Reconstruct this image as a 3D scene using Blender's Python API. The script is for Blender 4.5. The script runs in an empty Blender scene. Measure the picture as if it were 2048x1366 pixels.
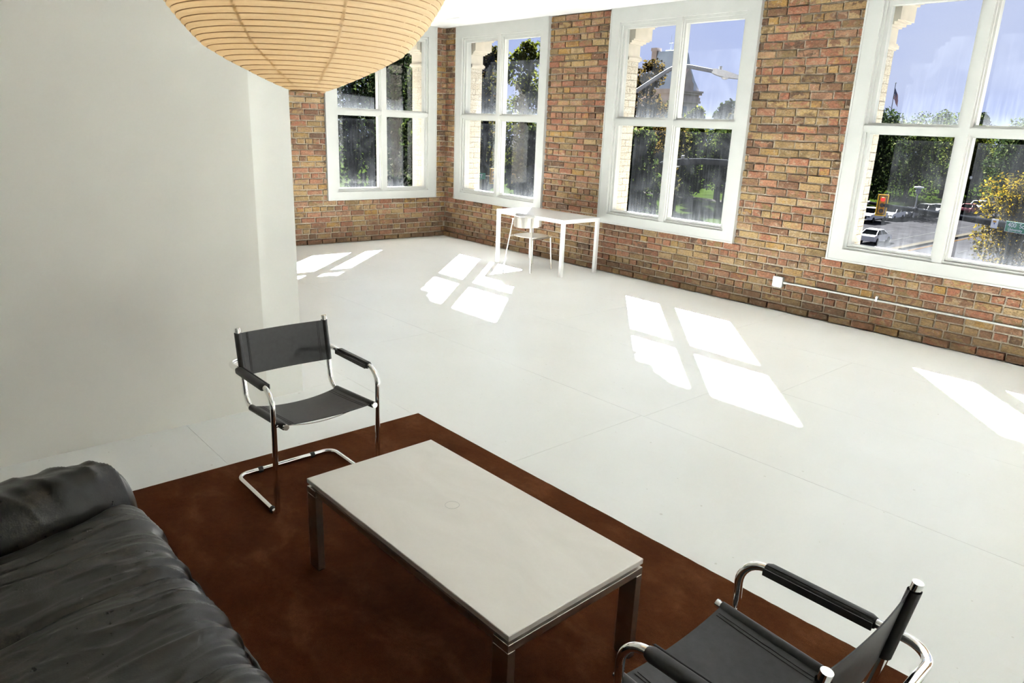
import bpy, math, random
from mathutils import Vector, Matrix, noise
import numpy as np

# ------------------------------------------------------------------ camera, sky, sun, exposure
scene = bpy.context.scene
COL = scene.collection
random.seed(7)

F_PX, YAW, PITCH, ROLL = 1448.2, 0.7365, -0.2908, 0.0393
cam_d = bpy.data.cameras.new('camera')
cam_d.sensor_fit = 'HORIZONTAL'
cam_d.sensor_width = 36.0
cam_d.lens = F_PX / 2048.0 * 36.0
cam_d.clip_start = 0.05
cam_d.clip_end = 6000
cam = bpy.data.objects.new('camera', cam_d)
COL.objects.link(cam)
fw = Vector((-math.cos(PITCH) * math.cos(YAW), math.cos(PITCH) * math.sin(YAW), math.sin(PITCH)))
rt = Vector((math.sin(YAW), math.cos(YAW), 0))
up = rt.cross(fw)
r2 = math.cos(ROLL) * rt + math.sin(ROLL) * up
u2 = -math.sin(ROLL) * rt + math.cos(ROLL) * up
M = Matrix((r2, u2, -fw)).transposed().to_4x4()
M.translation = Vector((9.9769, -7.3878, 1.8517))
cam.matrix_world = M
scene.camera = cam

vs = scene.view_settings
scene.display_settings.display_device = 'sRGB'
vs.view_transform = 'Standard'
vs.look = 'None'
vs.gamma = 1.0
vs.use_curve_mapping = False
vs.exposure = 1.32

SUN_STRENGTH = 63.0
SKY_STRENGTH = 0.40

sun_d = bpy.data.lights.new('sun', 'SUN')
sun_d.energy = SUN_STRENGTH
sun_d.angle = math.radians(0.53)
sun_d.color = (1.0, 0.99, 0.965)
sun = bpy.data.objects.new('sun', sun_d)
COL.objects.link(sun)
sun.rotation_euler = Vector((0.97, -1.08, -1.0)).to_track_quat('-Z', 'Y').to_euler()
sun.location = (-20, 20, 30)

world = bpy.data.worlds.new('sky')
scene.world = world
world.use_nodes = True
wn = world.node_tree
wn.nodes.clear()
def wnode(t, **k):
    n = wn.nodes.new(t)
    for a, b in k.items():
        setattr(n, a, b)
    return n
w_out = wnode('ShaderNodeOutputWorld')
w_bg = wnode('ShaderNodeBackground')
w_bg.inputs['Strength'].default_value = SKY_STRENGTH
w_tc = wnode('ShaderNodeTexCoord')
w_map = wnode('ShaderNodeMapping')
w_map.inputs['Scale'].default_value = (1.0, 1.0, 3.2)
w_noise = wnode('ShaderNodeTexNoise')
w_noise.inputs['Scale'].default_value = 2.3
w_noise.inputs['Detail'].default_value = 3
w_noise.inputs['Roughness'].default_value = 0.5
w_ramp = wnode('ShaderNodeValToRGB')
w_ramp.color_ramp.elements[0].position = 0.38
w_ramp.color_ramp.elements[0].color = (0.50, 0.585, 0.92, 1)
w_ramp.color_ramp.elements[1].position = 0.68
w_ramp.color_ramp.elements[1].color = (0.66, 0.72, 0.95, 1)
wn.links.new(w_tc.outputs['Generated'], w_map.inputs['Vector'])
wn.links.new(w_map.outputs['Vector'], w_noise.inputs['Vector'])
wn.links.new(w_noise.outputs['Fac'], w_ramp.inputs['Fac'])
wn.links.new(w_ramp.outputs['Color'], w_bg.inputs['Color'])
wn.links.new(w_bg.outputs['Background'], w_out.inputs['Surface'])

cy = scene.cycles
cy.max_bounces = 7
cy.diffuse_bounces = 5
cy.glossy_bounces = 4
cy.transmission_bounces = 6
cy.transparent_max_bounces = 12
cy.caustics_reflective = False
cy.caustics_refractive = False
cy.sample_clamp_indirect = 12
cy.use_denoising = True
cy.use_adaptive_sampling = True
cy.adaptive_threshold = 0.05

# ------------------------------------------------------------------ helpers
def pnoise(v): return noise.noise(v, noise_basis='PERLIN_NEW')
def tag(o, label=None, cat=None, group=None, kind=None):
    if label: o['label'] = label
    if cat: o['category'] = cat
    if group: o['group'] = group
    if kind: o['kind'] = kind
    return o

def empty(name, loc=(0, 0, 0), rz=0.0):
    o = bpy.data.objects.new(name, None)
    COL.objects.link(o)
    o.location = loc
    o.rotation_euler = (0, 0, rz)
    o.empty_display_size = 0.1
    return o

def fillet(pts, rads, n=7):
    """polyline with rounded corners"""
    pts = [Vector(p) for p in pts]
    out = [pts[0]]
    for i in range(1, len(pts) - 1):
        p, a, b = pts[i], pts[i - 1], pts[i + 1]
        r = rads[i] if isinstance(rads, (list, tuple)) else rads
        if r <= 0:
            out.append(p); continue
        d1 = (a - p).normalized(); d2 = (b - p).normalized()
        ang = d1.angle(d2)
        t = min(r / math.tan(ang / 2), 0.49 * (a - p).length + 1e-6 if i > 1 else 0.95 * (a - p).length, 0.95 * (b - p).length if i == len(pts) - 2 else 0.49 * (b - p).length + 1e-6)
        r = t * math.tan(ang / 2)
        s, e = p + d1 * t, p + d2 * t
        cdir = (d1 + d2).normalized()
        c = p + cdir * (r / math.sin(ang / 2))
        v1, v2 = s - c, e - c
        axis = v1.cross(v2)
        if axis.length < 1e-9:
            out.append(p); continue
        axis.normalize()
        tot = v1.angle(v2)
        for k in range(n + 1):
            out.append(c + Matrix.Rotation(tot * k / n, 3, axis) @ v1)
    out.append(pts[-1])
    return out

class MB:
    def __init__(s):
        s.v = []; s.f = []; s.sm = []
    def add(s, vs_, fs, smooth=False):
        b = len(s.v)
        s.v += [tuple(v) for v in vs_]
        for f in fs:
            s.f.append(tuple(b + i for i in f)); s.sm.append(smooth)
        return s
    def box(s, x0, x1, y0, y1, z0, z1):
        v = [(x0, y0, z0), (x1, y0, z0), (x1, y1, z0), (x0, y1, z0), (x0, y0, z1), (x1, y0, z1), (x1, y1, z1), (x0, y1, z1)]
        return s.add(v, [(0, 3, 2, 1), (4, 5, 6, 7), (0, 1, 5, 4), (1, 2, 6, 5), (2, 3, 7, 6), (3, 0, 4, 7)])
    def cbox(s, x0, x1, y0, y1, z0, z1, c):
        """box with chamfered edges (all edges) made from three nested outlines"""
        xs, ys = (x0, x1), (y0, y1)
        def ring(i, z):
            return [(x0 + i, y0, z), (x1 - i, y0, z), (x1, y0 + i, z), (x1, y1 - i, z), (x1 - i, y1, z), (x0 + i, y1, z), (x0, y1 - i, z), (x0, y0 + i, z)]
        def ring_in(z):
            return [(x0 + c, y0 + c * .99, z), (x1 - c, y0 + c * .99, z), (x1 - c * .99, y0 + c, z), (x1 - c * .99, y1 - c, z), (x1 - c, y1 - c * .99, z), (x0 + c, y1 - c * .99, z), (x0 + c * .99, y1 - c, z), (x0 + c * .99, y0 + c, z)]
        rings = [ring_in(z0), ring(c * .6, z0 + c), ring(c * .6, z1 - c), ring_in(z1)]
        v = [p for r in rings for p in r]
        f = [tuple(range(7, -1, -1)), tuple(range(24, 32))]
        for k in range(3):
            for i in range(8):
                j = (i + 1) % 8
                f.append((k * 8 + i, k * 8 + j, k * 8 + 8 + j, k * 8 + 8 + i))
        return s.add(v, f)
    def tube(s, path, r, n=10, cap=True, closed=False, ry=None, upv=None):
        path = [Vector(p) for p in path]
        m = len(path)
        rr = r if isinstance(r, (list, tuple)) else [r] * m
        tang = []
        for i in range(m):
            if closed:
                t = path[(i + 1) % m] - path[i - 1]
            else:
                t = path[min(i + 1, m - 1)] - path[max(i - 1, 0)]
            tang.append(t.normalized() if t.length > 1e-9 else Vector((0, 0, 1)))
        nv = Vector(upv) if upv else Vector((0, 0, 1))
        if abs(nv.dot(tang[0])) > .95: nv = Vector((1, 0, 0))
        if abs(nv.dot(tang[0])) > .95: nv = Vector((0, 1, 0))
        nv = (nv - tang[0] * nv.dot(tang[0])).normalized()
        V = []
        for i in range(m):
            if i:
                q = tang[i - 1].rotation_difference(tang[i])
                nv = q @ nv
                nv = (nv - tang[i] * nv.dot(tang[i])).normalized()
            bv = tang[i].cross(nv)
            ra = rr[i]; rb = ra if ry is None else ry * ra / rr[0]
            for k in range(n):
                a = 2 * math.pi * k / n
                V.append(path[i] + nv * (math.cos(a) * ra) + bv * (math.sin(a) * rb))
        Fs = []
        for i in range(m if closed else m - 1):
            i2 = (i + 1) % m
            for k in range(n):
                k2 = (k + 1) % n
                Fs.append((i * n + k, i * n + k2, i2 * n + k2, i2 * n + k))
        s.add(V, Fs, True)
        if cap and not closed:
            s.add(V[:n], [tuple(range(n - 1, -1, -1))])
            s.add(V[-n:], [tuple(range(n))])
        return s
    def cyl(s, p0, p1, r, n=16, r1=None):
        return s.tube([p0, p1], [r, r if r1 is None else r1], n)
    def lathe(s, prof, n=32, center=(0, 0, 0)):
        cx, cy_, cz = center
        V = []
        for (r, z) in prof:
            for k in range(n):
                a = 2 * math.pi * k / n
                V.append((cx + r * math.cos(a), cy_ + r * math.sin(a), cz + z))
        Fs = []
        for i in range(len(prof) - 1):
            for k in range(n):
                k2 = (k + 1) % n
                Fs.append((i * n + k, i * n + k2, (i + 1) * n + k2, (i + 1) * n + k))
        return s.add(V, Fs, True)
    def prism(s, poly, axis, a0, a1):
        """polygon of 2D points extruded along axis"""
        def P(p, a):
            if axis == 'x': return (a, p[0], p[1])
            if axis == 'y': return (p[0], a, p[1])
            return (p[0], p[1], a)
        n = len(poly)
        V = [P(p, a0) for p in poly] + [P(p, a1) for p in poly]
        Fs = [tuple(range(n - 1, -1, -1)), tuple(range(n, 2 * n))]
        for i in range(n):
            j = (i + 1) % n
            Fs.append((i, j, n + j, n + i))
        return s.add(V, Fs)
    def grid(s, fn, nu, nv, smooth=True, flip=False):
        V = [fn(i / nu, j / nv) for i in range(nu + 1) for j in range(nv + 1)]
        Fs = []
        w = nv + 1
        for i in range(nu):
            for j in range(nv):
                q = (i * w + j, (i + 1) * w + j, (i + 1) * w + j + 1, i * w + j + 1)
                Fs.append(q[::-1] if flip else q)
        return s.add(V, Fs, smooth)
    def mesh(s, name):
        me = bpy.data.meshes.new(name)
        me.from_pydata(s.v, [], s.f)
        me.polygons.foreach_set('use_smooth', s.sm)
        me.update()
        return me
    def build(s, name, mat, parent=None, recalc=True):
        me = s.mesh(name)
        if recalc:
            import bmesh
            bm = bmesh.new(); bm.from_mesh(me)
            bmesh.ops.recalc_face_normals(bm, faces=bm.faces)
            bm.to_mesh(me); bm.free()
        return link(name, me, mat, parent)

def link(name, me, mat, parent=None):
    if mat is not None and not me.materials:
        me.materials.append(mat)
    o = bpy.data.objects.new(name, me)
    COL.objects.link(o)
    if parent is not None:
        o.parent = parent
    return o

def copy_tree(o, parent=None):
    c = o.copy(); COL.objects.link(c)
    if parent is not None: c.parent = parent
    for ch in list(o.children):
        copy_tree(ch, c)
    return c

# ------------------------------------------------------------------ materials
class NT:
    def __init__(s, name):
        s.m = bpy.data.materials.new(name); s.m.use_nodes = True
        s.t = s.m.node_tree
        s.b = s.t.nodes['Principled BSDF']; s.out = s.t.nodes['Material Output']
    def n(s, t, **k):
        x = s.t.nodes.new(t)
        for a, b in k.items():
            if a.startswith('i_'): x.inputs[a[2:]].default_value = b
            else: setattr(x, a, b)
        return x
    def l(s, a, b): s.t.links.new(a, b)
    def ramp(s, fac, stops, interp='LINEAR'):
        r = s.n('ShaderNodeValToRGB'); r.color_ramp.interpolation = interp
        e = r.color_ramp.elements
        while len(e) < len(stops): e.new(0.5)
        for k, (p, c) in enumerate(stops):
            e[k].position = p; e[k].color = (*c, 1) if len(c) == 3 else c
        s.l(fac, r.inputs['Fac']); return r.outputs['Color']
    def noise(s, scale, detail=3, rough=.5, vec=None, dist=0):
        x = s.n('ShaderNodeTexNoise'); x.inputs['Scale'].default_value = scale
        x.inputs['Detail'].default_value = detail; x.inputs['Roughness'].default_value = rough
        x.inputs['Distortion'].default_value = dist
        if vec is not None: s.l(vec, x.inputs['Vector'])
        return x.outputs['Fac']
    def mix(s, a, b, fac, mode='MIX'):
        x = s.n('ShaderNodeMix', data_type='RGBA', blend_type=mode)
        for v, k in ((a, 6), (b, 7)):
            if isinstance(v, tuple): x.inputs[k].default_value = (*v, 1) if len(v) == 3 else v
            else: s.l(v, x.inputs[k])
        if isinstance(fac, (int, float)): x.inputs[0].default_value = fac
        else: s.l(fac, x.inputs[0])
        return x.outputs[2]
    def math(s, op, a, b=None):
        x = s.n('ShaderNodeMath', operation=op)
        for v, k in ((a, 0), (b, 1)):
            if v is None: continue
            if isinstance(v, (int, float)): x.inputs[k].default_value = v
            else: s.l(v, x.inputs[k])
        return x.outputs[0]
    def pos(s, scale=(1, 1, 1), obj=False):
        if obj: o = s.n('ShaderNodeTexCoord').outputs['Object']
        else: o = s.n('ShaderNodeNewGeometry').outputs['Position']
        mp = s.n('ShaderNodeMapping'); mp.inputs['Scale'].default_value = scale
        s.l(o, mp.inputs['Vector']); return mp.outputs['Vector']
    def bump(s, h, strength=.3, dist=.01):
        b = s.n('ShaderNodeBump'); b.inputs['Strength'].default_value = strength; b.inputs['Distance'].default_value = dist
        s.l(h, b.inputs['Height']); s.l(b.outputs['Normal'], s.b.inputs['Normal'])
    def set(s, **k):
        for a, v in k.items():
            i = s.b.inputs[a.replace('_', ' ')]
            if isinstance(v, tuple): i.default_value = (*v, 1) if len(v) == 3 else v
            elif isinstance(v, (int, float)): i.default_value = v
            else: s.l(v, i)
        return s

def flat(name, col, rough=.5, metal=0, var=.06, vs_=20.0, bump=0, bscale=60, **kw):
    t = NT(name)
    nz = t.noise(vs_, 1.0, .5, t.pos())
    lo = tuple(max(0, c * (1 - var)) for c in col); hi = tuple(min(1, c * (1 + var)) for c in col)
    t.set(Base_Color=t.ramp(nz, [(.3, lo), (.7, hi)]), Roughness=rough, Metallic=metal)
    if bump > .09: t.bump(t.noise(bscale, 1.0, .5, t.pos()), bump, .004)
    for k, v in kw.items(): t.set(**{k: v})
    return t.m

MAT = {}
MAT['wall_white'] = flat('wall_paint', (.82, .815, .765), .75, var=.02, vs_=3, bump=.08, bscale=220)
MAT['column_white'] = flat('column_paint', (.90, .905, .87), .75, var=.02, vs_=3)
MAT['trim_white'] = flat('trim_paint', (.415, .42, .40), .42, var=.025, vs_=6, bump=.03, bscale=90)
MAT['ceiling_white'] = flat('ceiling_tile_paint', (.54, .54, .53), .6, var=.02, vs_=8, bump=.05, bscale=300)
MAT['seam_dark'] = flat('seam_dark', (.22, .21, .18), .9)

t = NT('painted_floor')
p_ = t.pos()
n1 = t.noise(1.3, 1.0, .6, p_); n2 = t.noise(9, 2, .6, t.pos((1, 3, 1)))
c1 = t.ramp(n1, [(.35, (.855, .87, .855)), (.7, (.885, .90, .89))])
c2 = t.mix(c1, (.82, .825, .79), t.ramp(n2, [(.62, (0, 0, 0)), (.8, (.35, .35, .35))]))
speck = t.ramp(t.noise(38, .0, .5, p_), [(.845, (0, 0, 0)), (.87, (1, 1, 1))])
c3 = t.mix(c2, (.45, .42, .36), t.math('MULTIPLY', speck, .35))
t.set(Base_Color=c3, Roughness=t.ramp(n2, [(.3, (.30, .30, .30)), (.8, (.46, .46, .46))]))
t.b.inputs['Specular IOR Level'].default_value = .45
MAT['floor'] = t.m

def brick_material(name, palette, dirt, mort=False):
    t = NT(name)
    geo = t.n('ShaderNodeNewGeometry'); oi = t.n('ShaderNodeObjectInfo')
    rnd = t.math('FRACT', t.math('ADD', geo.outputs['Random Per Island'], oi.outputs['Random']))
    rnd2 = t.math('FRACT', t.math('MULTIPLY', rnd, 17.31))
    rnd3 = t.math('FRACT', t.math('MULTIPLY', rnd, 71.7))
    base = t.ramp(rnd, palette, 'CONSTANT')
    base2 = t.ramp(rnd2, palette, 'CONSTANT')
    off = t.n('ShaderNodeVectorMath', operation='ADD')
    t.l(t.pos((1, 1, 1.6)), off.inputs[0])
    cx = t.n('ShaderNodeCombineXYZ'); t.l(t.math('MULTIPLY', rnd, 40.0), cx.inputs[0]); t.l(t.math('MULTIPLY', rnd2, 30.0), cx.inputs[1])
    t.l(cx.outputs[0], off.inputs[1])
    v = off.outputs[0]
    patch = t.ramp(t.noise(13, 2, .5, v, .6), [(.47, (0, 0, 0)), (.56, (1, 1, 1))])
    col = t.mix(base, base2, t.math('MULTIPLY', patch, t.math('ADD', t.math('MULTIPLY', rnd3, .6), .38)))
    fn_ = t.noise(52, 3, .7, v)
    fine = t.ramp(fn_, [(.25, (.42, .42, .42)), (.55, (1, 1, 1)), (.8, (1.4, 1.35, 1.28))])
    col = t.mix(col, fine, 1.0, 'MULTIPLY')
    col = t.mix(col, dirt, t.ramp(t.noise(24, 2, .6, v), [(.52, (0, 0, 0)), (.78, (.65, .65, .65))]))
    smear = t.ramp(t.noise(16, 3, .72, t.pos((1, 1, 1.4)), .8), [(.55, (0, 0, 0)), (.68, (.6, .6, .6))])
    col = t.mix(col, (.36, .285, .205) if not mort else dirt, smear)
    white = t.ramp(t.noise(34, 2, .7, t.pos((1, 1, .6))), [(.70, (0, 0, 0)), (.78, (.55, .55, .55))])
    col = t.mix(col, (.75, .70, .62), white)
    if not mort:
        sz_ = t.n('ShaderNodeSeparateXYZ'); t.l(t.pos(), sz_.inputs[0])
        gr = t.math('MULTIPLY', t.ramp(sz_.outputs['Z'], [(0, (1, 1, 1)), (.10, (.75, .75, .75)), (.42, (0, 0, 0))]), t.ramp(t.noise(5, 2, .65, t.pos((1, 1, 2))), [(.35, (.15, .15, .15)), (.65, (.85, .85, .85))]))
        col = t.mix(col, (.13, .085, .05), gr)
    t.set(Base_Color=col, Roughness=.9)
    t.b.inputs['Specular IOR Level'].default_value = .2
    t.bump(t.noise(55, 2, .7, t.pos()), .7, .012)
    return t.m
PAL = [(0, (.285, .185, .088)), (.09, (.225, .098, .058)), (.18, (.315, .215, .098)), (.26, (.165, .088, .052)), (.35, (.300, .145, .086)),
       (.44, (.225, .150, .070)), (.52, (.145, .074, .044)), (.60, (.260, .108, .064)), (.69, (.335, .235, .125)), (.75, (.305, .18, .058)), (.80, (.180, .122, .058)), (.86, (.270, .150, .092)), (.94, (.100, .058, .037))]
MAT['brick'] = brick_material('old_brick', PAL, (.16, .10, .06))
CREAM = [(0, (.50, .455, .38)), (.4, (.48, .43, .35)), (.7, (.52, .48, .41))]
MAT['cream_brick'] = brick_material('cream_brick', CREAM, (.45, .40, .32), True)
MAT['cream_stone'] = flat('cream_stone', (.50, .455, .38), .8, var=.06, vs_=9, bump=.1)
t = NT('mortar')
t.set(Base_Color=t.ramp(t.noise(30, 3, .65, t.pos()), [(.3, (.28, .235, .175)), (.55, (.42, .36, .28)), (.8, (.52, .46, .37))]), Roughness=.95)
t.bump(t.noise(90, 1.5, .7, t.pos()), .9, .012)
MAT['mortar'] = t.m
MAT['mortar_cream'] = flat('mortar_cream', (.33, .29, .22), .9, var=.1)

# dirty window glass: clear pane, faint reflection, streaks of dust gathering towards the lower edge
t = NT('dirty_glass')
tr = t.n('ShaderNodeBsdfTransparent'); tr.inputs['Color'].default_value = (.93, .95, .955, 1)
gl = t.n('ShaderNodeBsdfGlossy'); gl.inputs['Roughness'].default_value = .02
fr = t.n('ShaderNodeLayerWeight'); fr.inputs['Blend'].default_value = .5
df = t.n('ShaderNodeBsdfTranslucent'); df.inputs['Color'].default_value = (.80, .87, .95, 1)
gen = t.n('ShaderNodeTexCoord').outputs['Generated']
sx = t.n('ShaderNodeSeparateXYZ'); t.l(gen, sx.inputs[0])
streak = t.noise(5, 2, .65, t.pos((9, 9, .7)))
smear = t.noise(3.2, 2, .55, t.pos((1, 1, 1)), .5)
low = t.ramp(sx.outputs['Z'], [(0, (1, 1, 1)), (.10, (.35, .35, .35)), (.26, (.06, .06, .06)), (.9, (.0, .0, .0)), (1, (.10, .10, .10))])
a_ = t.math('MULTIPLY', low, t.math('ADD', t.math('MULTIPLY', streak, .030), .0))
b_ = t.math('MULTIPLY', t.ramp(streak, [(.48, (0, 0, 0)), (.78, (1, 1, 1))]), .0016)
c_ = t.math('MULTIPLY', t.ramp(smear, [(.45, (0, 0, 0)), (.75, (1, 1, 1))]), .0040)
dirt = t.math('ADD', t.math('ADD', a_, b_), t.math('ADD', c_, .0008))
m1 = t.n('ShaderNodeMixShader'); t.l(t.math('ADD', t.math('MULTIPLY', t.math('POWER', fr.outputs['Facing'], 5.0), .22), .014), m1.inputs[0]); t.l(tr.outputs[0], m1.inputs[1]); t.l(gl.outputs[0], m1.inputs[2])
m2 = t.n('ShaderNodeMixShader'); t.l(dirt, m2.inputs[0]); t.l(m1.outputs[0], m2.inputs[1]); t.l(df.outputs[0], m2.inputs[2])
t.l(m2.outputs[0], t.out.inputs['Surface'])
MAT['glass'] = t.m
t = NT('clear_glass')
tr = t.n('ShaderNodeBsdfTransparent'); tr.inputs['Color'].default_value = (.985, .99, .99, 1)
t.l(tr.outputs[0], t.out.inputs['Surface']); MAT['glass_clear'] = t.m

MAT['chrome'] = flat('chrome', (.86, .86, .85), .06, 1, var=.02)
t = NT('black_leather_sling')
t.set(Base_Color=t.ramp(t.noise(40, 4, .6, t.pos()), [(.3, (.022, .022, .024)), (.75, (.036, .036, .038))]), Roughness=.44)
t.bump(t.noise(420, 3, .6, t.pos()), .12, .002)
MAT['leather'] = t.m
MAT['black_rubber'] = flat('black_rubber', (.015, .015, .015), .5)
MAT['stitch'] = flat('stitch_thread', (.008, .008, .009), .8)
t = NT('worn_sofa_leather')
pz = t.pos()
wear = t.math('MULTIPLY', t.ramp(t.noise(5.5, 5, .65, pz), [(.48, (0, 0, 0)), (.70, (1, 1, 1))]), t.ramp(t.noise(60, 5, .75, pz), [(.42, (0, 0, 0)), (.68, (1, 1, 1))]))
base = t.ramp(t.noise(18, 4, .6, pz), [(.3, (.006, .006, .006)), (.75, (.0145, .014, .0132))])
t.set(Base_Color=t.mix(base, (.075, .060, .045), t.math('MULTIPLY', wear, .8)), Roughness=t.ramp(t.noise(30, 4, .6, pz), [(.3, (.27, .27, .27)), (.75, (.42, .42, .42))]))
t.bump(t.noise(160, 4, .65, pz), .16, .004)
MAT['sofa'] = t.m
MAT['sofa_dark'] = flat('sofa_piping', (.010, .010, .010), .45)
t = NT('rust_brown_pile')
pz = t.pos()
big = t.noise(3.0, 4, .6, t.pos((1, 1.6, 1)), .4); tiny = t.noise(420, 3, .7, pz); mid = t.noise(45, 4, .7, pz)
c = t.ramp(big, [(.3, (.090, .026, .0085)), (.55, (.135, .044, .016)), (.75, (.215, .080, .034))])
c = t.mix(c, t.ramp(tiny, [(.2, (.35, .35, .35)), (.8, (1.6, 1.6, 1.6))]), 1.0, 'MULTIPLY')
c = t.mix(c, t.ramp(mid, [(.25, (.8, .8, .8)), (.75, (1.18, 1.18, 1.18))]), 1.0, 'MULTIPLY')
t.set(Base_Color=c, Roughness=1.0, Sheen_Weight=.10, Sheen_Roughness=.5)
t.b.inputs['Sheen Tint'].default_value = (.55, .3, .18, 1)
t.b.inputs['Specular IOR Level'].default_value = .05
t.bump(t.math('ADD', tiny, t.math('MULTIPLY', mid, .8)), .9, .006)
MAT['rug'] = t.m
t = NT('brushed_steel_table')
sw = t.noise(2.2, 5, .6, t.pos((1, 2, 1)), 1.2)
t.set(Base_Color=t.ramp(sw, [(.3, (.66, .63, .585)), (.7, (.74, .715, .675))]), Metallic=.6, Roughness=t.ramp(sw, [(.3, (.44, .44, .44)), (.7, (.56, .56, .56))]))
MAT['table_top'] = t.m
MAT['steel'] = flat('brushed_steel', (.44, .40, .36), .30, 1, var=.05, vs_=30)
MAT['alu'] = flat('brushed_aluminium', (.62, .59, .535), .30, 1, var=.05, vs_=40)
MAT['desk_white'] = flat('white_powder_coat', (.70, .70, .69), .32, var=.015)
t = NT('lantern_paper')
fib = t.noise(70, 5, .7, t.pos((1, 1, 2)))
pc = t.ramp(fib, [(.3, (.88, .76, .55)), (.7, (.93, .83, .64))])
dfp = t.n('ShaderNodeBsdfDiffuse'); t.l(pc, dfp.inputs[0])
trp = t.n('ShaderNodeBsdfTranslucent'); t.l(t.mix(pc, (.96, .78, .50), .35), trp.inputs[0])
mx = t.n('ShaderNodeMixShader'); mx.inputs[0].default_value = .5
t.l(dfp.outputs[0], mx.inputs[1]); t.l(trp.outputs[0], mx.inputs[2]); t.l(mx.outputs[0], t.out.inputs['Surface'])
MAT['paper'] = t.m
MAT['rib'] = flat('bamboo_rib', (.56, .36, .18), .7)
MAT['seam_paper'] = flat('paper_overlap', (.80, .62, .40), .8, Transmission_Weight=.0)
MAT['galv'] = flat('galvanised_steel', (.62, .64, .63), .35, .7, var=.08)
MAT['plate_white'] = flat('outlet_cover', (.80, .80, .79), .35, .2, var=.05)
MAT['dark_slot'] = flat('dark_slot', (.03, .03, .03), .6)

# outdoors
EXT = 0.22
def xc(c): return tuple(v * EXT for v in c)
def ext(name, col, rough=.5, metal=0, **k): return flat(name, xc(col), rough, metal, Specular_IOR_Level=.0, **k)
def leaf_mat(name, stops, trans=.5):
    t = NT(name)
    geo = t.n('ShaderNodeNewGeometry')
    c = t.ramp(geo.outputs['Random Per Island'], [(p, tuple(v * 1.7 for v in xc(q))) for p, q in stops])
    d = t.n('ShaderNodeBsdfDiffuse'); tl = t.n('ShaderNodeBsdfTranslucent'); m = t.n('ShaderNodeMixShader'); m.inputs[0].default_value = trans
    t.l(c, d.inputs[0]); t.l(c, tl.inputs[0]); t.l(d.outputs[0], m.inputs[1]); t.l(tl.outputs[0], m.inputs[2]); t.l(m.outputs[0], t.out.inputs['Surface'])
    return t.m
LEAF = {
 'dark': leaf_mat('leaf_dark_green', [(0, (.006, .010, .005)), (.5, (.014, .024, .009)), (.9, (.032, .046, .012)), (1, (.09, .10, .05))]),
 'mid': leaf_mat('leaf_mid_green', [(0, (.010, .017, .006)), (.5, (.026, .042, .010)), (.9, (.060, .078, .016)), (1, (.13, .14, .06))]),
 'lime': leaf_mat('leaf_lime_green', [(0, (.020, .028, .005)), (.5, (.055, .068, .009)), (1, (.120, .125, .020))]),
 'olive': leaf_mat('leaf_olive', [(0, (.016, .018, .006)), (.5, (.040, .042, .012)), (.85, (.080, .070, .016)), (1, (.12, .07, .02))]),
 'brown': leaf_mat('leaf_amber', [(0, (.022, .017, .006)), (.5, (.060, .043, .012)), (1, (.12, .075, .018))]),
 'yellow': leaf_mat('leaf_yellow', [(0, (.020, .021, .004)), (.3, (.070, .056, .006)), (.7, (.155, .105, .006)), (1, (.24, .155, .010))]),
}
MAT['bark'] = ext('bark', (.026, .020, .016), .95, var=.4, vs_=5)
MAT['asphalt'] = ext('asphalt', (.052, .051, .056), .9, var=.18, vs_=.6)
MAT['lawn'] = ext('lawn', (.030, .050, .0075), 1, var=.35, vs_=.35)
MAT['walk'] = ext('concrete_walk', (.085, .08, .075), .9, var=.1, vs_=.5)
MAT['kerb'] = ext('kerb_concrete', (.10, .088, .068), .9, var=.1, vs_=.5)
MAT['line_white'] = ext('road_line_white', (.10, .10, .10), .8)
MAT['line_yellow'] = ext('road_line_yellow', (.12, .064, .02), .8)
MAT['pole_dark'] = ext('dark_metal_pole', (.024, .026, .032), .6)
MAT['pole_grey'] = flat('grey_metal_pole', (.15, .155, .165), .6, Specular_IOR_Level=.1)
MAT['pole_dim'] = ext('dim_metal_pole', (.10, .105, .115), .6)
MAT['lamp_shell'] = flat('lamp_shell', (.55, .55, .52), .5)
MAT['sig_yellow'] = flat('signal_yellow', (.62, .29, .015), .5)
MAT['sig_border'] = flat('signal_border', (.85, .50, .012), .5)
MAT['sig_black'] = flat('signal_black', (.012, .012, .012), .5)
MAT['lens_dark'] = flat('lens_dark', (.07, .06, .055), .3)
t = NT('red_light'); t.set(Base_Color=(.3, .01, .01), Emission_Color=(1, .06, .05), Emission_Strength=.42); MAT['lens_red'] = t.m
MAT['sign_green'] = flat('sign_green', (.0, .20, .095), .5)
MAT['sign_white'] = flat('sign_white', (.78, .78, .78), .5)
MAT['tower_stone'] = flat('tower_stone', (.36, .28, .24), .9, var=.2, vs_=.4)
MAT['tower_roof'] = flat('tower_slate', (.30, .34, .38), .8, var=.1, vs_=.3)
MAT['office_wall'] = flat('office_wall', (.34, .29, .22), .9)
MAT['office_glass'] = flat('office_glass', (.07, .09, .11), .3)
MAT['hill'] = ext('hill_haze', (.062, .085, .15), 1, var=.08, vs_=.002)
def car_mat(n, c): return flat('car_paint_' + n, c, .35, .0, var=.02)
MAT['car_glass'] = ext('car_glass', (.006, .007, .008), .12)
MAT['tyre'] = ext('tyre', (.004, .004, .004), .8)
MAT['rim'] = ext('rim', (.06, .06, .06), .4, .5)
MAT['head'] = ext('headlamp', (.12, .12, .12), .2)

# ------------------------------------------------------------------ the room
H = 3.2647
ROOM_X1, ROOM_Y0 = 13.2, -9.6
WIN_L = [0.325, 3.482, 6.632, 9.785]         # casings of the windows in the long wall
WIN_W, ZB = 2.05, 0.6577
JAMB, DEPTH = 0.138, 0.37
A_FAR = -0.0579                               # far wall is a little off square

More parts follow.
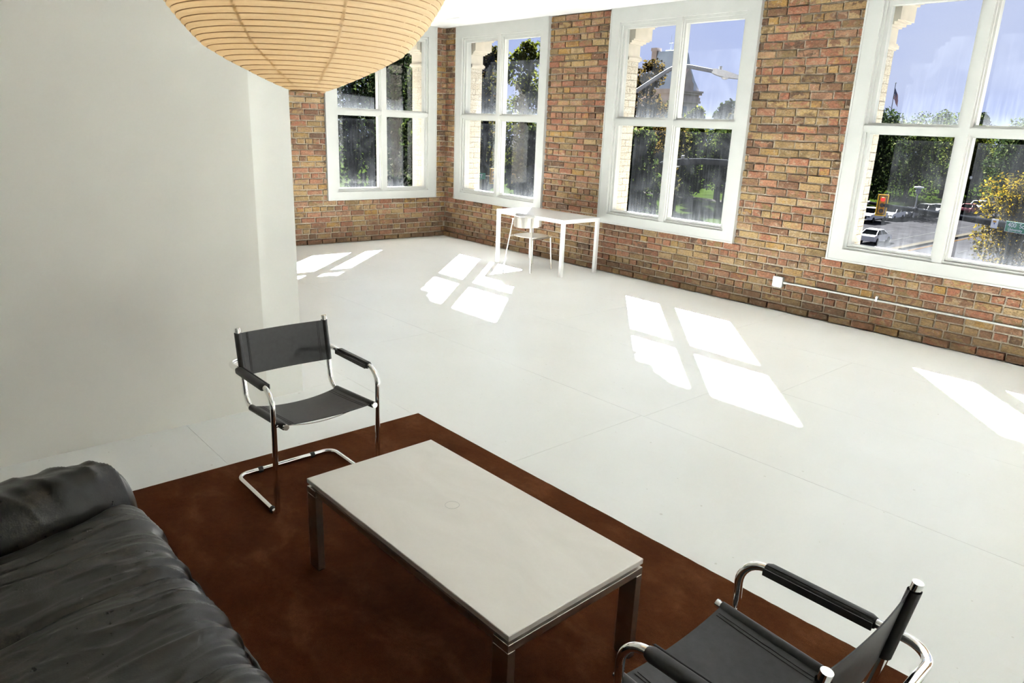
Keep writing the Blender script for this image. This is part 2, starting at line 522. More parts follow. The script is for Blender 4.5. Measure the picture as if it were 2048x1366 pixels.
# floor: painted sheets 1.22 m wide
floor = tag(empty('floor'), kind='structure')
MB().box(-1.2, ROOM_X1 + .3, ROOM_Y0 - .3, .36, -.30, -.022).build('subfloor', MAT['seam_dark'], floor)
fy = 0.0
row = 0
xoff = [-1.0, .22, -0.1, -1.34 + 1.22, .55, -.7, .2, -.4]
while fy > ROOM_Y0:
    y1, y0 = fy, max(fy - 1.22, ROOM_Y0 - .2)
    x = xoff[row % 8] - 2.44
    while x < ROOM_X1:
        xa, xb = max(x, -1.0), min(x + 2.44, ROOM_X1 + .2)
        if xb - xa > .05:
            MB().box(xa + .0010, xb - .0010, y0 + .0010, y1 - .0010 + (0.02 if row == 0 else 0), -.024, 0).build('floor_panel', MAT['floor'], floor)
        x += 2.44
    fy -= 1.22
    row += 1

# ceiling: square tiles near the windows, plain board beyond
ceiling = tag(empty('ceiling'), kind='structure')
MB().box(-1.2, ROOM_X1 + .3, ROOM_Y0 - .3, .40, H + .03, H + .15).build('ceiling_board', MAT['seam_dark'], ceiling)
CS = 0.605
tile_me = MB().cbox(-CS / 2 + .001, CS / 2 - .001, -CS / 2 + .001, CS / 2 - .001, 0, .025, .003).mesh('ceiling_tile')
tile_me.materials.append(MAT['ceiling_white'])
rt_ = random.Random(5)
for i in range(-3, 8):
    for j in range(-9, 2):
        cx_ = 1.17 + CS * (i + .5); cy_ = -.62 + CS * (j + .5)
        if cx_ < -.9 or cy_ > .1: continue
        o = bpy.data.objects.new('ceiling_tile', tile_me); COL.objects.link(o); o.parent = ceiling
        o.location = (cx_, cy_, H + rt_.uniform(0, .002)); 
        o.rotation_euler = (rt_.uniform(-.003, .003), rt_.uniform(-.003, .003), 0)
        if (i, j) == (-1, -1):
            o.rotation_euler = (.035, -.03, 0); o.location.z = H - .006
MB().box(1.17 + CS * 8, ROOM_X1 + .2, ROOM_Y0 - .2, -.62 + CS * 2, H, H + .03).build('ceiling_panel', MAT['ceiling_white'], ceiling)
MB().box(-1.0, 1.17 + CS * 8, ROOM_Y0 - .2, -.62 - CS * 9, H, H + .03).build('ceiling_panel', MAT['ceiling_white'], ceiling)

# plain white walls
wall_left = tag(empty('wall_left'), kind='structure')
MB().box(5.35, 5.597, ROOM_Y0, -5.575, 0, H + .02).build('partition', MAT['wall_white'], wall_left)
col_ = tag(MB().box(4.95, 5.468, -5.90, -5.265, 0, H + .02).build('wall_column', MAT['column_white']), kind='structure')
tag(MB().box(-1.0, ROOM_X1 + .2, ROOM_Y0 - .2, ROOM_Y0, 0, H + .02).build('wall_back', MAT['wall_white']), kind='structure')
tag(MB().box(ROOM_X1, ROOM_X1 + .2, ROOM_Y0, 0.2, 0, H + .02).build('wall_near', MAT['wall_white']), kind='structure')

# ---- brick walls
CH = H / 40.0          # course height
JT = 0.0165
BL = 0.232             # stretcher pitch
HEADER_ROWS = {2, 6, 12, 18, 24, 30, 36}
rb = random.Random(11)
def brick_geo(seed):
    r = random.Random(seed)
    j = lambda a: r.uniform(-a, a)
    # unit brick: x -0.5..0.5, z -0.5..0.5, y 0 (back) .. -1 (front, towards the room)
    V = []
    for (yy, ins, a) in ((0, 0, 0), (-.62, .0, .022), (-1.0, .045, .05)):
        for sx_, sz_ in ((-1, -1), (1, -1), (1, 1), (-1, 1)):
            ix = ins * .45; iz = ins * 1.6
            V.append((sx_ * (.5 - ix) + j(a * .5), yy + j(a * 1.5), sz_ * (.5 - iz) + j(a * 1.6)))
    F = []
    for k in range(2):
        for i in range(4):
            n = (i + 1) % 4
            F.append((k * 4 + i, k * 4 + n, k * 4 + 4 + n, k * 4 + 4 + i))
    F.append((8, 9, 10, 11))
    return V, F
BV = [brick_geo(100 + k) for k in range(10)]
def brick_mesh(k, mat, name='brick'):
    me = bpy.data.meshes.new(name); me.from_pydata(BV[k][0], [], BV[k][1]); me.materials.append(mat); me.update()
    return me
BM = [brick_mesh(k, MAT['brick']) for k in range(10)]
CM = [brick_mesh(k, MAT['cream_brick']) for k in range(10)]

def course_cuts(a0, a1, rowi, r):
    """split a run of wall a0..a1 into bricks of one course"""
    hdr = rowi in HEADER_ROWS
    L = BL * (.515 if hdr else 1.0)
    a = a0 + r.uniform(0, L) - L if not hdr else a0 - r.uniform(0, .1)
    if not hdr: a = a0 - ((rowi % 2) * .5 * L + r.uniform(0, .06))
    out = []
    while a < a1 - .02:
        l = L * r.uniform(.94, 1.06)
        if not hdr and r.random() < .06: l = BL * .52
        s, e = max(a, a0), min(a + l, a1)
        if e - s > .035: out.append((s, e))
        a += l
    return out

def wall_bricks(length, windows, seed):
    """(s, e, row) for a wall 0..length along its run; windows: list of (left, right) hidden behind casings"""
    r = random.Random(seed)
    out = []
    for k in range(40):
        zc = (k + .5) * CH
        runs = [(0, length)]
        if zc > ZB + .05:
            for (wl, wr) in windows:
                nr = []
                for (a, b) in runs:
                    if wr <= a or wl >= b: nr.append((a, b)); continue
                    if wl > a: nr.append((a, wl))
                    if wr < b: nr.append((wr, b))
                runs = nr
        for (a, b) in runs:
            for (s, e) in course_cuts(a, b, k, r):
                out.append((s, e, k))
    return out

def place_bricks(parent, bricks, xf, individual, seed):
    """xf(run, z) -> position, rotation about z"""
    r = random.Random(seed)
    rest = MB()
    for idx, (s, e, k) in enumerate(bricks):
        L = e - s - JT; hh = CH - JT * r.uniform(.75, 1.25)
        if L < .02: continue
        zc = (k + .5) * CH + r.uniform(-.0025, .0025)
        proud = .020 + r.uniform(-.006, .006) + (.022 if k == 0 else 0)
        vi = r.randrange(10)
        P, rz = xf((s + e) / 2, zc)
        sc = (L, proud, hh)
        tilt = r.uniform(-.012, .012)
        if idx in individual:
            o = bpy.data.objects.new('brick', BM[vi]); COL.objects.link(o); o.parent = parent
            o.location = P; o.rotation_euler = (0, tilt, rz); o.scale = sc
        else:
            m = Matrix.Translation(P) @ Matrix.Rotation(rz, 4, 'Z') @ Matrix.Rotation(tilt, 4, 'Y') @ Matrix.Diagonal((*sc, 1))
            rest.add([m @ Vector(v) for v in BV[vi][0]], BV[vi][1])
    if rest.v:
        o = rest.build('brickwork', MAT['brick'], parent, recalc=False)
        tag(o, kind='stuff')

# long wall with the windows
wall_right = tag(empty('wall_right'), kind='structure')
mb = MB()
xs = 0.0
MY = 0.006            # mortar face, a little behind the brick faces
mb.box(-.6, ROOM_X1, MY, DEPTH, 0, ZB + .10)
edges = [-.6]
for wl in WIN_L: edges += [wl + JAMB, wl + WIN_W - JAMB]
edges.append(ROOM_X1)
for k in range(0, len(edges), 2):
    mb.box(edges[k], edges[k + 1], MY, DEPTH, ZB + .10, H + .03)
for wl in WIN_L:
    mb.box(wl + JAMB, wl + WIN_W - JAMB, MY + .10, DEPTH, 3.17, H + .03)
mb.build('mortar', MAT['mortar'], wall_right)
br = wall_bricks(ROOM_X1, [(wl + .02, wl + WIN_W - .02) for wl in WIN_L], 21)
vis = [i for i, (s, e, k) in enumerate(br) if s < 8.55 and not (k * CH > 2.9 and s > 5)]
vis.sort(key=lambda i: -(br[i][1] - br[i][0]) * 1.0 / ((9.98 - (br[i][0] + br[i][1]) / 2) ** 2 + 54.6))
ind = set(vis[:300])
place_bricks(wall_right, br, lambda s, z: (Vector((s, MY + .001, z)), 0.0), ind, 31)

# far wall
ca, sa = math.cos(A_FAR), math.sin(A_FAR)
def far(t, off, z):   # t along the wall away from the corner, off into the room
    return Vector((t * sa + off * ca, -t * ca + off * sa, z))
W1 = (0.208, 2.0998)
wall_far = tag(empty('wall_far'), kind='structure')
FAR_D = 0.46
def far_box(mb, t0, t1, o0, o1, z0, z1):
    v = [far(t0, o0, z0), far(t1, o0, z0), far(t1, o1, z0), far(t0, o1, z0), far(t0, o0, z1), far(t1, o0, z1), far(t1, o1, z1), far(t0, o1, z1)]
    return mb.add(v, [(0, 3, 2, 1), (4, 5, 6, 7), (0, 1, 5, 4), (1, 2, 6, 5), (2, 3, 7, 6), (3, 0, 4, 7)])
mb = MB()
far_box(mb, -.02, 9.8, -FAR_D, -MY, 0, ZB + .10)
far_box(mb, -.02, W1[0] + JAMB, -FAR_D, -MY, ZB + .10, H + .03)
far_box(mb, W1[1] - JAMB, 9.8, -FAR_D, -MY, ZB + .10, H + .03)
far_box(mb, W1[0] + JAMB, W1[1] - JAMB, -FAR_D, -.11, 3.17, H + .03)
mb.build('mortar', MAT['mortar'], wall_far)
br = [b for b in wall_bricks(6.0, [(W1[0] + .02, W1[1] - .02)], 22)]
vis = [i for i, (s, e, k) in enumerate(br) if s < 3.0]
vis.sort(key=lambda i: -(br[i][1] - br[i][0]))
place_bricks(wall_far, br, lambda s, z: (far(s, -MY - .001, z), math.pi / 2 + A_FAR), set(vis[:300]), 32)

# ---- windows
def window(idx, to, wdt, zt=H):
    """to(a, d, z): a along the casing from its left edge, d towards the room, z up"""
    w = tag(empty('window_%d' % idx, to(wdt / 2, 0, ZB)), kind='structure')
    org = Vector(w.location)
    def bx(mb, a0, a1, d0, d1, z0, z1):
        v = [to(a0, d0, z0), to(a1, d0, z0), to(a1, d1, z0), to(a0, d1, z0), to(a0, d0, z1), to(a1, d0, z1), to(a1, d1, z1), to(a0, d1, z1)]
        return mb.add([p - org for p in v], [(0, 3, 2, 1), (4, 5, 6, 7), (0, 1, 5, 4), (1, 2, 6, 5), (2, 3, 7, 6), (3, 0, 4, 7)])
    T = MAT['trim_white']
    fr_, bk = .052, -.075
    cl, cr, cb, ct = .148, .148, .118, .165
    # casing boards
    bx(MB(), 0, cl, -.02, fr_, ZB, zt).build('casing_board', T, w)
    bx(MB(), wdt - cr, wdt, -.02, fr_, ZB, zt).build('casing_board', T, w)
    bx(MB(), cl, wdt - cr, -.02, fr_, ZB, ZB + cb).build('casing_board', T, w)
    bx(MB(), cl, wdt - cr, -.02, fr_, zt - ct, zt).build('casing_board', T, w)
    # outer back band: thin lip round the casing
    m = MB()
    bx(m, -.006, .012, -.02, fr_ + .006, ZB - .006, zt); bx(m, wdt - .012, wdt + .006, -.02, fr_ + .006, ZB - .006, zt)
    bx(m, .012, wdt - .012, -.02, fr_ + .006, ZB - .006, ZB + .012)
    m.build('casing_lip', T, w)
    # sash stiles and rails, stepped back in two mouldings towards the glass
    xm = wdt / 2
    zr = 1.946
    gl_x = [(.207, xm - .0725), (xm + .0725, wdt - .202)]
    gl_z = [(.831, 1.893), (1.999, 3.030)]
    bx(MB(), xm - .040, xm + .040, bk, fr_ - .010, ZB + cb, zt - ct).build('mullion', T, w)
    for (xa, xb) in ((cl, xm - .040), (xm + .040, wdt - cr)):
        bx(MB(), xa, xb, bk, fr_ - .012, zr - .026, zr + .026).build('transom_bar', T, w)
    cells_x = [(cl, xm - .040), (xm + .040, wdt - cr)]
    cells_z = [(ZB + cb, zr - .026), (zr + .026, zt - ct)]
    for i in range(2):
        for j in range(2):
            (oa, ob), (ga, gb) = cells_x[i], gl_x[i]
            (oc, od), (gc, gd) = cells_z[j], gl_z[j]
            m = MB()
            for k, (q0, q1, d) in enumerate(((0, .45, .026), (.45, 1.0, .004))):
                l0, l1 = oa + (ga - oa) * q0, oa + (ga - oa) * q1
                r0, r1 = ob - (ob - gb) * q1, ob - (ob - gb) * q0
                b0, b1 = oc + (gc - oc) * q0, oc + (gc - oc) * q1
                t0, t1 = od - (od - gd) * q1, od - (od - gd) * q0
                bx(m, l0, l1, bk, d, b0, t1); bx(m, r0, r1, bk, d, b0, t1)
                bx(m, l1, r0, bk, d, b0, b1); bx(m, l1, r0, bk, d, t0, t1)
            m.build('sash_moulding', T, w)
            pn = bx(MB(), ga - .004, gb + .004, -.034, -.030, gc - .004, gd + .004)
            pn = pn.build('pane', MAT['glass_clear'], w)
            pn.data.materials.append(MAT['glass'])
            pn.data.polygons[4].material_index = 1          # the room side carries the dust
    # rough frame that fills the opening behind the casing
    m = MB()
    bx(m, .06, cl + .01, -.13, -.015, ZB + .06, zt); bx(m, wdt - cr - .01, wdt - .06, -.13, -.015, ZB + .06, zt)
    bx(m, cl, wdt - cr, -.13, -.015, ZB + .06, ZB + cb + .01); bx(m, cl, wdt - cr, -.13, -.015, zt - ct - .01, zt)
    m.build('frame_box', T, w)
    return w
window(1, lambda a, d, z: far(W1[1] - a, d, z), W1[1] - W1[0])
for k, wl in enumerate(WIN_L):
    window(k + 2, (lambda wl: (lambda a, d, z: Vector((wl + a, -d, z))))(wl), WIN_W)

# ---- outside masonry seen through the panes: cream brick piers with moulded capitals
def pier(to, seed, wdt, depth, lab):
    """jamb faces of one window opening: to(a, d, z) with d measured outwards"""
    rp = random.Random(seed)
    base = empty('stone_pier', to(JAMB, depth * .6, ZB))
    org = Vector(base.location)
    tag(base, lab, kind='structure')
    def bx(mb, a0, a1, d0, d1, z0, z1):
        v = [to(a0, d0, z0), to(a1, d0, z0), to(a1, d1, z0), to(a0, d1, z0), to(a0, d0, z1), to(a1, d0, z1), to(a1, d1, z1), to(a0, d1, z1)]
        return mb.add([p - org for p in v], [(0, 3, 2, 1), (4, 5, 6, 7), (0, 1, 5, 4), (1, 2, 6, 5), (2, 3, 7, 6), (3, 0, 4, 7)])
    for side in (0, 1):
        def X(a): return JAMB + a if side == 0 else wdt - JAMB - a
        # painted bricks, every course a brick or two deep
        k = 0; z = ZB + .08
        while z < 2.66:
            h = min(CH * 1.0, 2.675 - z)
            cuts = [.14, .14 + (depth - .14) * (.42 if k % 2 else .75), depth] if depth < .5 else [.14, .14 + (depth - .14) * (.35 if k % 2 else .65), depth]
            for c0, c1 in zip(cuts[:-1], cuts[1:]):
                m = MB(); a1 = .004 + rp.uniform(-.001, .001)
                bx(m, X(-.02), X(a1), c0 + .0022, c1 - .0022, z + .0025, z + h - .0025)
                m.build('brick', MAT['cream_brick'], base)
            z += CH; k += 1
        m = MB(); bx(m, X(-.02), X(.0), .14, depth - .001, ZB + .06, 3.2); m.build('mortar_bed', MAT['mortar_cream'], base)
        m = MB()
        for (z0, z1, p) in ((2.675, 2.69, .015), (2.69, 2.722, .032), (2.722, 2.738, .02)):
            bx(m, X(-.02), X(p), .14, depth + p, z0, z1)
        m.build('necking', MAT['cream_stone'], base)
        m = MB(); bx(m, X(-.02), X(.008), .14, depth + .006, 2.738, 2.872); m.build('frieze', MAT['cream_stone'], base)
        m = MB()
        for (z0, z1, p) in ((2.872, 2.890, .03), (2.890, 2.915, .055), (2.915, 2.93, .085)):
            bx(m, X(-.02), X(p), .14, depth + p, z0, z1)
        m.build('echinus', MAT['cream_stone'], base)
        m = MB(); bx(m, X(-.02), X(.105), .14, depth + .10, 2.93, 3.07); m.build('abacus', MAT['cream_stone'], base)
        m = MB()
        for (z0, z1, p) in ((3.07, 3.09, .125), (3.09, 3.12, .16), (3.12, 3.19, .20)):
            bx(m, X(-.02), X(p), .14, depth + .12, z0, z1)
        m.build('arch_springer', MAT['cream_stone'], base)
    m = MB(); bx(m, -.2, wdt + .2, depth - .16, depth + .14, 3.18, 3.6); m.build('lintel', MAT['cream_stone'], base)
    m = MB(); bx(m, JAMB - .02, wdt - JAMB + .02, .10, depth + .06, ZB - .02, ZB + .085); m.build('sill', MAT['cream_stone'], base)
    return base
pier(lambda a, d, z: far(W1[1] - a, -d, z), 51, W1[1] - W1[0], FAR_D, 'cream brick pier outside the window in the far short wall')
PL = ['cream brick pier outside the window behind the white desk', 'cream brick pier outside the window with the grey street lamp', 'cream brick pier outside the window with the flag', None]
for k, wl in enumerate(WIN_L):
    pier((lambda wl: (lambda a, d, z: Vector((wl + a, d, z))))(wl), 60 + k, WIN_W, DEPTH, PL[k])

t = NT('added_bulb_glass'); t.set(Base_Color=(.9, .85, .75), Emission_Color=(1.0, .85, .62), Emission_Strength=.5); MAT['added_bulb_glow'] = t.m  # glow of the unseen bulb added inside the lantern
# ------------------------------------------------------------------ rug
RUG_T = .012
rr_ = random.Random(3)
rug = tag(empty('rug', (7.95, -6.05, 0)), 'rust brown short pile rug under the coffee table', 'rug')
rx0, rx1, ry0, ry1 = 6.285, 9.98, -8.0, -4.845
def rug_fn(i, j):
    x = rx0 + (rx1 - rx0) * i; y = ry0 + (ry1 - ry0) * j
    e = min(i * (rx1 - rx0), (1 - i) * (rx1 - rx0), j * (ry1 - ry0), (1 - j) * (ry1 - ry0))
    z = RUG_T * min(1, .25 + e / .012) + .0012 * pnoise((x * 9, y * 9, 0)) * min(1, e / .03)
    wob = .005 * pnoise((x * 3.1, y * 3.1, 4)) + .0025 * pnoise((x * 25, y * 25, 9))
    if i in (0, 1): x += wob
    if j in (0, 1): y += wob + .018 * (i - .5)
    return (x - 7.95, y + 6.05, z)
m = MB(); m.grid(rug_fn, 240, 200)
m.build('pile', MAT['rug'], rug)
MB().box(rx0 + .01 - 7.95, rx1 - .01 - 7.95, ry0 + .02 + 6.05, ry1 - .02 + 6.05, .0005, .004).build('backing', MAT['bark'], rug)

# ------------------------------------------------------------------ coffee table
TX, TY, TL, TW, TZ = 8.047, -5.866, 1.2516, .6319, .4206
ct = tag(empty('coffee_table', (TX, TY, RUG_T), .0103), 'low rectangular brushed steel coffee table on the rust rug', 'table')
hz = TZ - RUG_T
a, b = TL / 2, TW / 2
MB().cbox(-a, a, -b, b, hz - .021, hz, .002).build('tabletop', MAT['table_top'], ct)
MB().box(-a + .012, a - .012, -b + .012, b - .012, hz - .034, hz - .0212).build('spacer', MAT['steel'], ct)
for sx_ in (-1, 1):
    x0, x1 = sorted((sx_ * a, sx_ * (a - .070)))
    MB().cbox(x0, x1, -b, b, hz - .062, hz - .0335, .0015).build('end_rail', MAT['steel'], ct)
    for sy_ in (-1, 1):
        y0, y1 = sorted((sy_ * b, sy_ * (b - .030)))
        lg = MB().cbox(x0, x1, y0, y1, .004, hz - .0625, .0015).build('leg', MAT['steel'], ct)
        MB().box(x0 + .003, x1 - .003, y0 + .003, y1 - .003, 0, .0045).build('glide', MAT['black_rubber'], lg)
for sy_ in (-1, 1):
    y0, y1 = sorted((sy_ * (b - .006), sy_ * (b - .030)))
    MB().box(-a + .0705, a - .0705, y0, y1, hz - .058, hz - .0345).build('side_rail', MAT['steel'], ct)
m = MB(); ring = [(.0 + .028 * math.cos(q * math.pi / 20), .0 + .028 * math.sin(q * math.pi / 20), hz + .0002) for q in range(40)]
m.tube([(p[0] - .06 - .02, p[1] + .02, p[2]) for p in ring], .0007, 4, closed=True)
m.build('glass_ring_mark', MAT['trim_white'], ct)

# ------------------------------------------------------------------ cantilever armchairs
def armchair(loc, rz, lab):
    c = tag(empty('cantilever_armchair', loc, rz), lab, 'armchair', 'black leather cantilever armchairs facing each other')
    R = .0128
    AW, AZ = .275, .638
    path = [(-.287, 0, AZ), (-.287, AW, AZ), (.250, AW, AZ), (.232, AW, R), (-.262, AW, R), (-.262, -AW, R), (.232, -AW, R), (.250, -AW, AZ), (-.287, -AW, AZ), (-.287, 0, AZ)]
    fp = fillet(path, [0, .075, .085, .035, .06, .06, .035, .085, .075, 0], 9)[:-1]
    MB().tube(fp, R, 14, closed=True).build('cantilever_frame', MAT['chrome'], c)
    for s in (-1, 1):
        W = .234
        pp = fillet([(-.222, s * W, .806), (-.1625, s * W, .434), (.278, s * W, .469)], [0, .075, 0], 9)
        post = MB().tube(pp, R, 14).build('seat_and_back_tube', MAT['chrome'], c)
        d = (Vector(pp[0]) - Vector(pp[1])).normalized(); e0 = Vector(pp[0])
        MB().cyl(e0, e0 + d * .018, R * 1.08, 14).build('top_cap', MAT['chrome'], post)
        MB().cyl((.278, s * W, .469), (.288, s * W, .470), R * 1.1, 14).build('front_cap', MAT['chrome'], post)
        MB().cyl((.232, s * W, .464), (.243, s * AW, .462), .005, 8).build('bolt', MAT['chrome'], post)
        # armrest sleeve with a flap seam
        m = MB()
        sec = []
        for q in range(20):
            an = 2 * math.pi * q / 20
            sec.append((math.cos(an), math.sin(an)))
        def pad(u, v, s=s):
            an = 2 * math.pi * v
            endf = 1 - .25 * max(0, (abs(u - .5) - .46) / .04)
            x = -.142 + .312 * u
            y = .0195 * math.copysign(abs(math.cos(an)) ** .8, math.cos(an)) * endf
            z = .0185 * math.copysign(abs(math.sin(an)) ** .8, math.sin(an)) * endf
            return (x, s * AW + y, AZ - .001 + z)
        m.grid(pad, 22, 24)
        p = m.build('arm_sleeve', MAT['leather'], c)
        MB().tube([(-.138 + .304 * k / 8, s * (AW - .012), AZ + .0165) for k in range(9)], .0011, 5).build('stitching', MAT['stitch'], p)
        m = MB(); m.box(-.140, .168, s * AW - s * .024 - .002, s * AW - s * .024 + .002, AZ - .012, AZ + .010); m.build('sleeve_flap', MAT['leather'], p)
    # seat sling: sags between the two tubes, sleeves wrapped round them
    def seat_z(x, y):
        q = y / .234
        return .448 + (x + .108) * .074 - (.026 - .034 * (x + .1)) * (1 - abs(q) ** 2.2) - .003 * math.sin((x + .1) * 8)
    def seat_pt(u, v, off=0):
        y = -.238 + .476 * v
        q = y / .238
        xf = .268 - .004 * (1 - q * q); xb = -.108 + .012 * (1 - q * q)
        x = xb + (xf - xb) * u
        return (x, y, seat_z(x, y) + off)
    m = MB(); m.grid(lambda u, v: seat_pt(u, v), 18, 28); m.grid(lambda u, v: seat_pt(u, v, -.0035), 18, 28, flip=True)
    for uu in (0, 1):
        m.grid(lambda u, v, uu=uu: seat_pt(uu, v, -.0035 * u), 1, 28, smooth=False)
    seat = m.build('seat_sling', MAT['leather'], c)
    for s in (-1, 1):
        m = MB()
        def slv(u, v, s=s):
            an = 2 * math.pi * v
            x = -.106 + .375 * u
            z0 = .4415 + .0265 * u
            return (x, s * .234 + .0168 * math.cos(an), z0 - .001 + .0168 * math.sin(an))
        m.grid(slv, 12, 16); m.build('sleeve', MAT['leather'], seat)
        MB().tube([(-.095 + .35 * k / 10, s * .196, seat_z(-.095 + .35 * k / 10, s * .196) + .0008) for k in range(11)], .0010, 5).build('stitching', MAT['stitch'], seat)
        MB().tube([(-.095 + .35 * k / 10, s * .184, seat_z(-.095 + .35 * k / 10, s * .184) + .0008) for k in range(11)], .0010, 5).build('stitching', MAT['stitch'], seat)
    for x in (.19, -.06):
        sp = [(x, -.232 + .464 * k / 24, .431 + (x + .1) * .075 - .040 * math.sin(math.pi * k / 24) ** .8) for k in range(25)]
        MB().tube(sp, .0026, 6).build('spreader_rod', MAT['chrome'], c)
    # back sling
    def back_pt(u, v, off=0):
        y = -.238 + .476 * v; q = y / .238
        z = .588 + .212 * u
        x = -.222 + (.806 - z) * .16 + .012 - .014 * (1 - q * q)
        return (x - off, y, z)
    m = MB(); m.grid(lambda u, v: back_pt(u, v), 8, 28); m.grid(lambda u, v: back_pt(u, v, .0035), 8, 28, flip=True)
    for uu in (0, 1):
        m.grid(lambda u, v, uu=uu: back_pt(uu, v, .0035 * u), 1, 28, smooth=False)
    back = m.build('back_sling', MAT['leather'], c)
    for s in (-1, 1):
        m = MB()
        def slb(u, v, s=s):
            an = 2 * math.pi * v; z = .588 + .212 * u
            return (-.222 + (.806 - z) * .16 + .0172 * math.cos(an), s * .234 + .0172 * math.sin(an), z)
        m.grid(slb, 6, 16); m.build('sleeve', MAT['leather'], back)
        for yy in (.194, .186):
            v_ = (s * yy + .238) / .476
            MB().tube([Vector(back_pt(k / 8, v_)) + Vector((.0008, 0, 0)) for k in range(9)], .0010, 5).build('stitching', MAT['stitch'], back)
    for y in (-.15, .15):
        MB().tube([(-.262, y - .012, R), (-.262, y + .012, R)], R * 1.22, 10).build('glide', MAT['black_rubber'], c)
    for s in (-1, 1):
        MB().tube([(.165, s * AW, R), (.187, s * AW, R)], R * 1.2, 10).build('glide', MAT['black_rubber'], c)
    return c
armchair((6.74, -5.855, RUG_T), 0.0, 'black leather and chrome tube armchair at the far end of the coffee table')
armchair((9.303, -5.868, RUG_T), math.pi, 'black leather and chrome tube armchair cut off by the lower right edge of the picture')

# ------------------------------------------------------------------ sofa
sofa = tag(empty('leather_sofa', (8.2, -7.2, 0)), 'worn black leather sofa with pleated seat beside the rust rug', 'sofa')
SO = Vector((8.2, -7.2, 0))
SX1, SYF, SYB = 9.55, -6.745, -7.85
SEAMS = [7.73, 8.25, 8.77]
L1, RR, LT = .20, .13, .95
ARC = RR * math.pi / 2
def crease_x(d): return 7.115 + .20 * (1 - math.exp(-max(0, d) / .25))
def sstep(a, b, x):
    q = min(1, max(0, (x - a) / (b - a))); return q * q * (3 - 2 * q)
def leather(q, d, seed):
    """folds that run from the front edge back over the seat"""
    e = math.exp(-max(0, d) / .13)
    n1 = pnoise((q * 15, d * 3.2, seed)); n2 = pnoise((q * 34 + 3 * n1, d * 5.5, seed + 3)); n3 = pnoise((q * 5, d * 4.5, seed + 8))
    rd = max(0, 1 - 2.6 * abs(pnoise((q * 11 + d * 1.5, d * 2.6 + 5, seed + 5)))) ** 2
    return .0085 * n1 * (.4 + 1.5 * e) + .0036 * n2 * (.45 + 1.8 * e) + .012 * n3 + .0075 * rd * (.5 + 1.2 * e)
def section(v, top, rr):
    """front profile: up the front, round the edge, back over the top -> y, z, normal, depth"""
    s = v * (L1 + ARC + LT)
    if s < L1:
        return SYF - .012, .07 + (top - rr - .07) * s / L1, Vector((0, 1, 0)), 0.0
    if s < L1 + ARC:
        q = (s - L1) / RR
        return SYF - .012 - rr + rr * math.cos(q), top - rr + rr * math.sin(q), Vector((0, math.cos(q), math.sin(q))), rr * (1 - math.cos(q))
    dd = s - L1 - ARC
    return SYF - .012 - rr - dd, top, Vector((0, 0, 1)), rr + dd
def seat_pt(u, v):
    _, _, _, d = section(v, .425, RR)
    xc_ = crease_x(d)
    x = xc_ + (SX1 - .30 - xc_) * u
    q = x - .2 * d
    puff = 0
    ed = [7.115] + SEAMS + [9.29]
    for e0, e1 in zip(ed[:-1], ed[1:]):
        if e0 <= q < e1: puff = .014 * abs(math.sin((q - e0) / (e1 - e0) * math.pi)) ** .55
    top = .418 + .014 * math.sin(min(1, d / .8) * math.pi) - .03 * max(0, d - .6)
    y, z, nrm, d = section(v, top, RR)
    w = x - xc_
    disp = leather(q, d, 2) + puff - sum(.012 * math.exp(-((q - k) / .014) ** 2) for k in SEAMS)
    disp *= (.25 + .75 * sstep(0, .05, w))
    z -= (.060 * sstep(.10, .34, d) + .010) * math.exp(-w / .035)
    return Vector((x, y, z)) + nrm * disp - SO
def arm_pt(u, v):
    """u: crease by the seat (0) -> over the top -> outer foot (1)"""
    _, _, _, d = section(v, .425, RR)
    xc_ = crease_x(d); XO = 6.945
    fr_ = math.sqrt(max(0, 1 - (1 - min(1, d / .15)) ** 2.4))
    hi = .420 + .136 * fr_
    if u < .72:
        k = u / .72
        x = xc_ + (XO + .085 - xc_) * k
        top = .418 + (hi - .418) * math.sin(math.pi / 2 * min(1, k / .62)) ** .75 - .014 * sstep(.6, 1, k)
        side = 1.0; nx = 0
    else:
        an = (u - .72) / .28 * math.pi / 2
        x = XO + .085 - .085 * math.sin(min(1, an / (math.pi / 2) * 1.6) * math.pi / 2)
        side = math.cos(an) ** .45 if an < 1.57 else 0
        top = (hi - .014); nx = math.sin(an)
    y, z, nrm, d = section(v, top, RR + .01 * fr_)
    if u >= .72: z = .06 + (z - .06) * side
    w = xc_ - x
    n = .009 * pnoise((x * 4, d * 4.5, 3)) + .0075 * pnoise((d * 17 + x * 9, x * 5, 7)) + .012 * max(0, 1 - 2.4 * abs(pnoise((d * 8 + x * 6, x * 3, 2)))) ** 2
    n *= .25 + .75 * sstep(0, .06, w)
    z -= (.060 * sstep(.10, .34, d) + .010) * math.exp(-w / .022)
    return Vector((x, y, z)) + nrm * n * (1 - nx) + Vector((-n * nx, 0, 0)) - SO
m = MB(); m.grid(seat_pt, 300, 170)
seat = m.build('seat_cushion', MAT['sofa'], sofa, recalc=False)
m = MB(); m.grid(arm_pt, 80, 170, flip=True); m.build('arm', MAT['sofa'], sofa, recalc=False)
m = MB(); m.grid(lambda u, v: Vector((2 * 8.24 - (arm_pt(u, v) + SO).x - SO.x, arm_pt(u, v).y, arm_pt(u, v).z)), 40, 60); m.build('arm', MAT['sofa'], sofa, recalc=False)
def back_pt2(u, v):
    x = 6.98 + (9.5 - 6.98) * u
    an = v * math.pi * 1.2
    y = SYB + .11 + .16 * math.cos(an) * 1.0; z = .56 + .20 * math.sin(an)
    if v < .02: z -= .18
    f = .012 * pnoise((x * 5, z * 5, 3)) - sum(.012 * math.exp(-((x - k) / .02) ** 2) for k in SEAMS)
    return Vector((x, y + f * math.cos(an), z + f * math.sin(an))) - SO
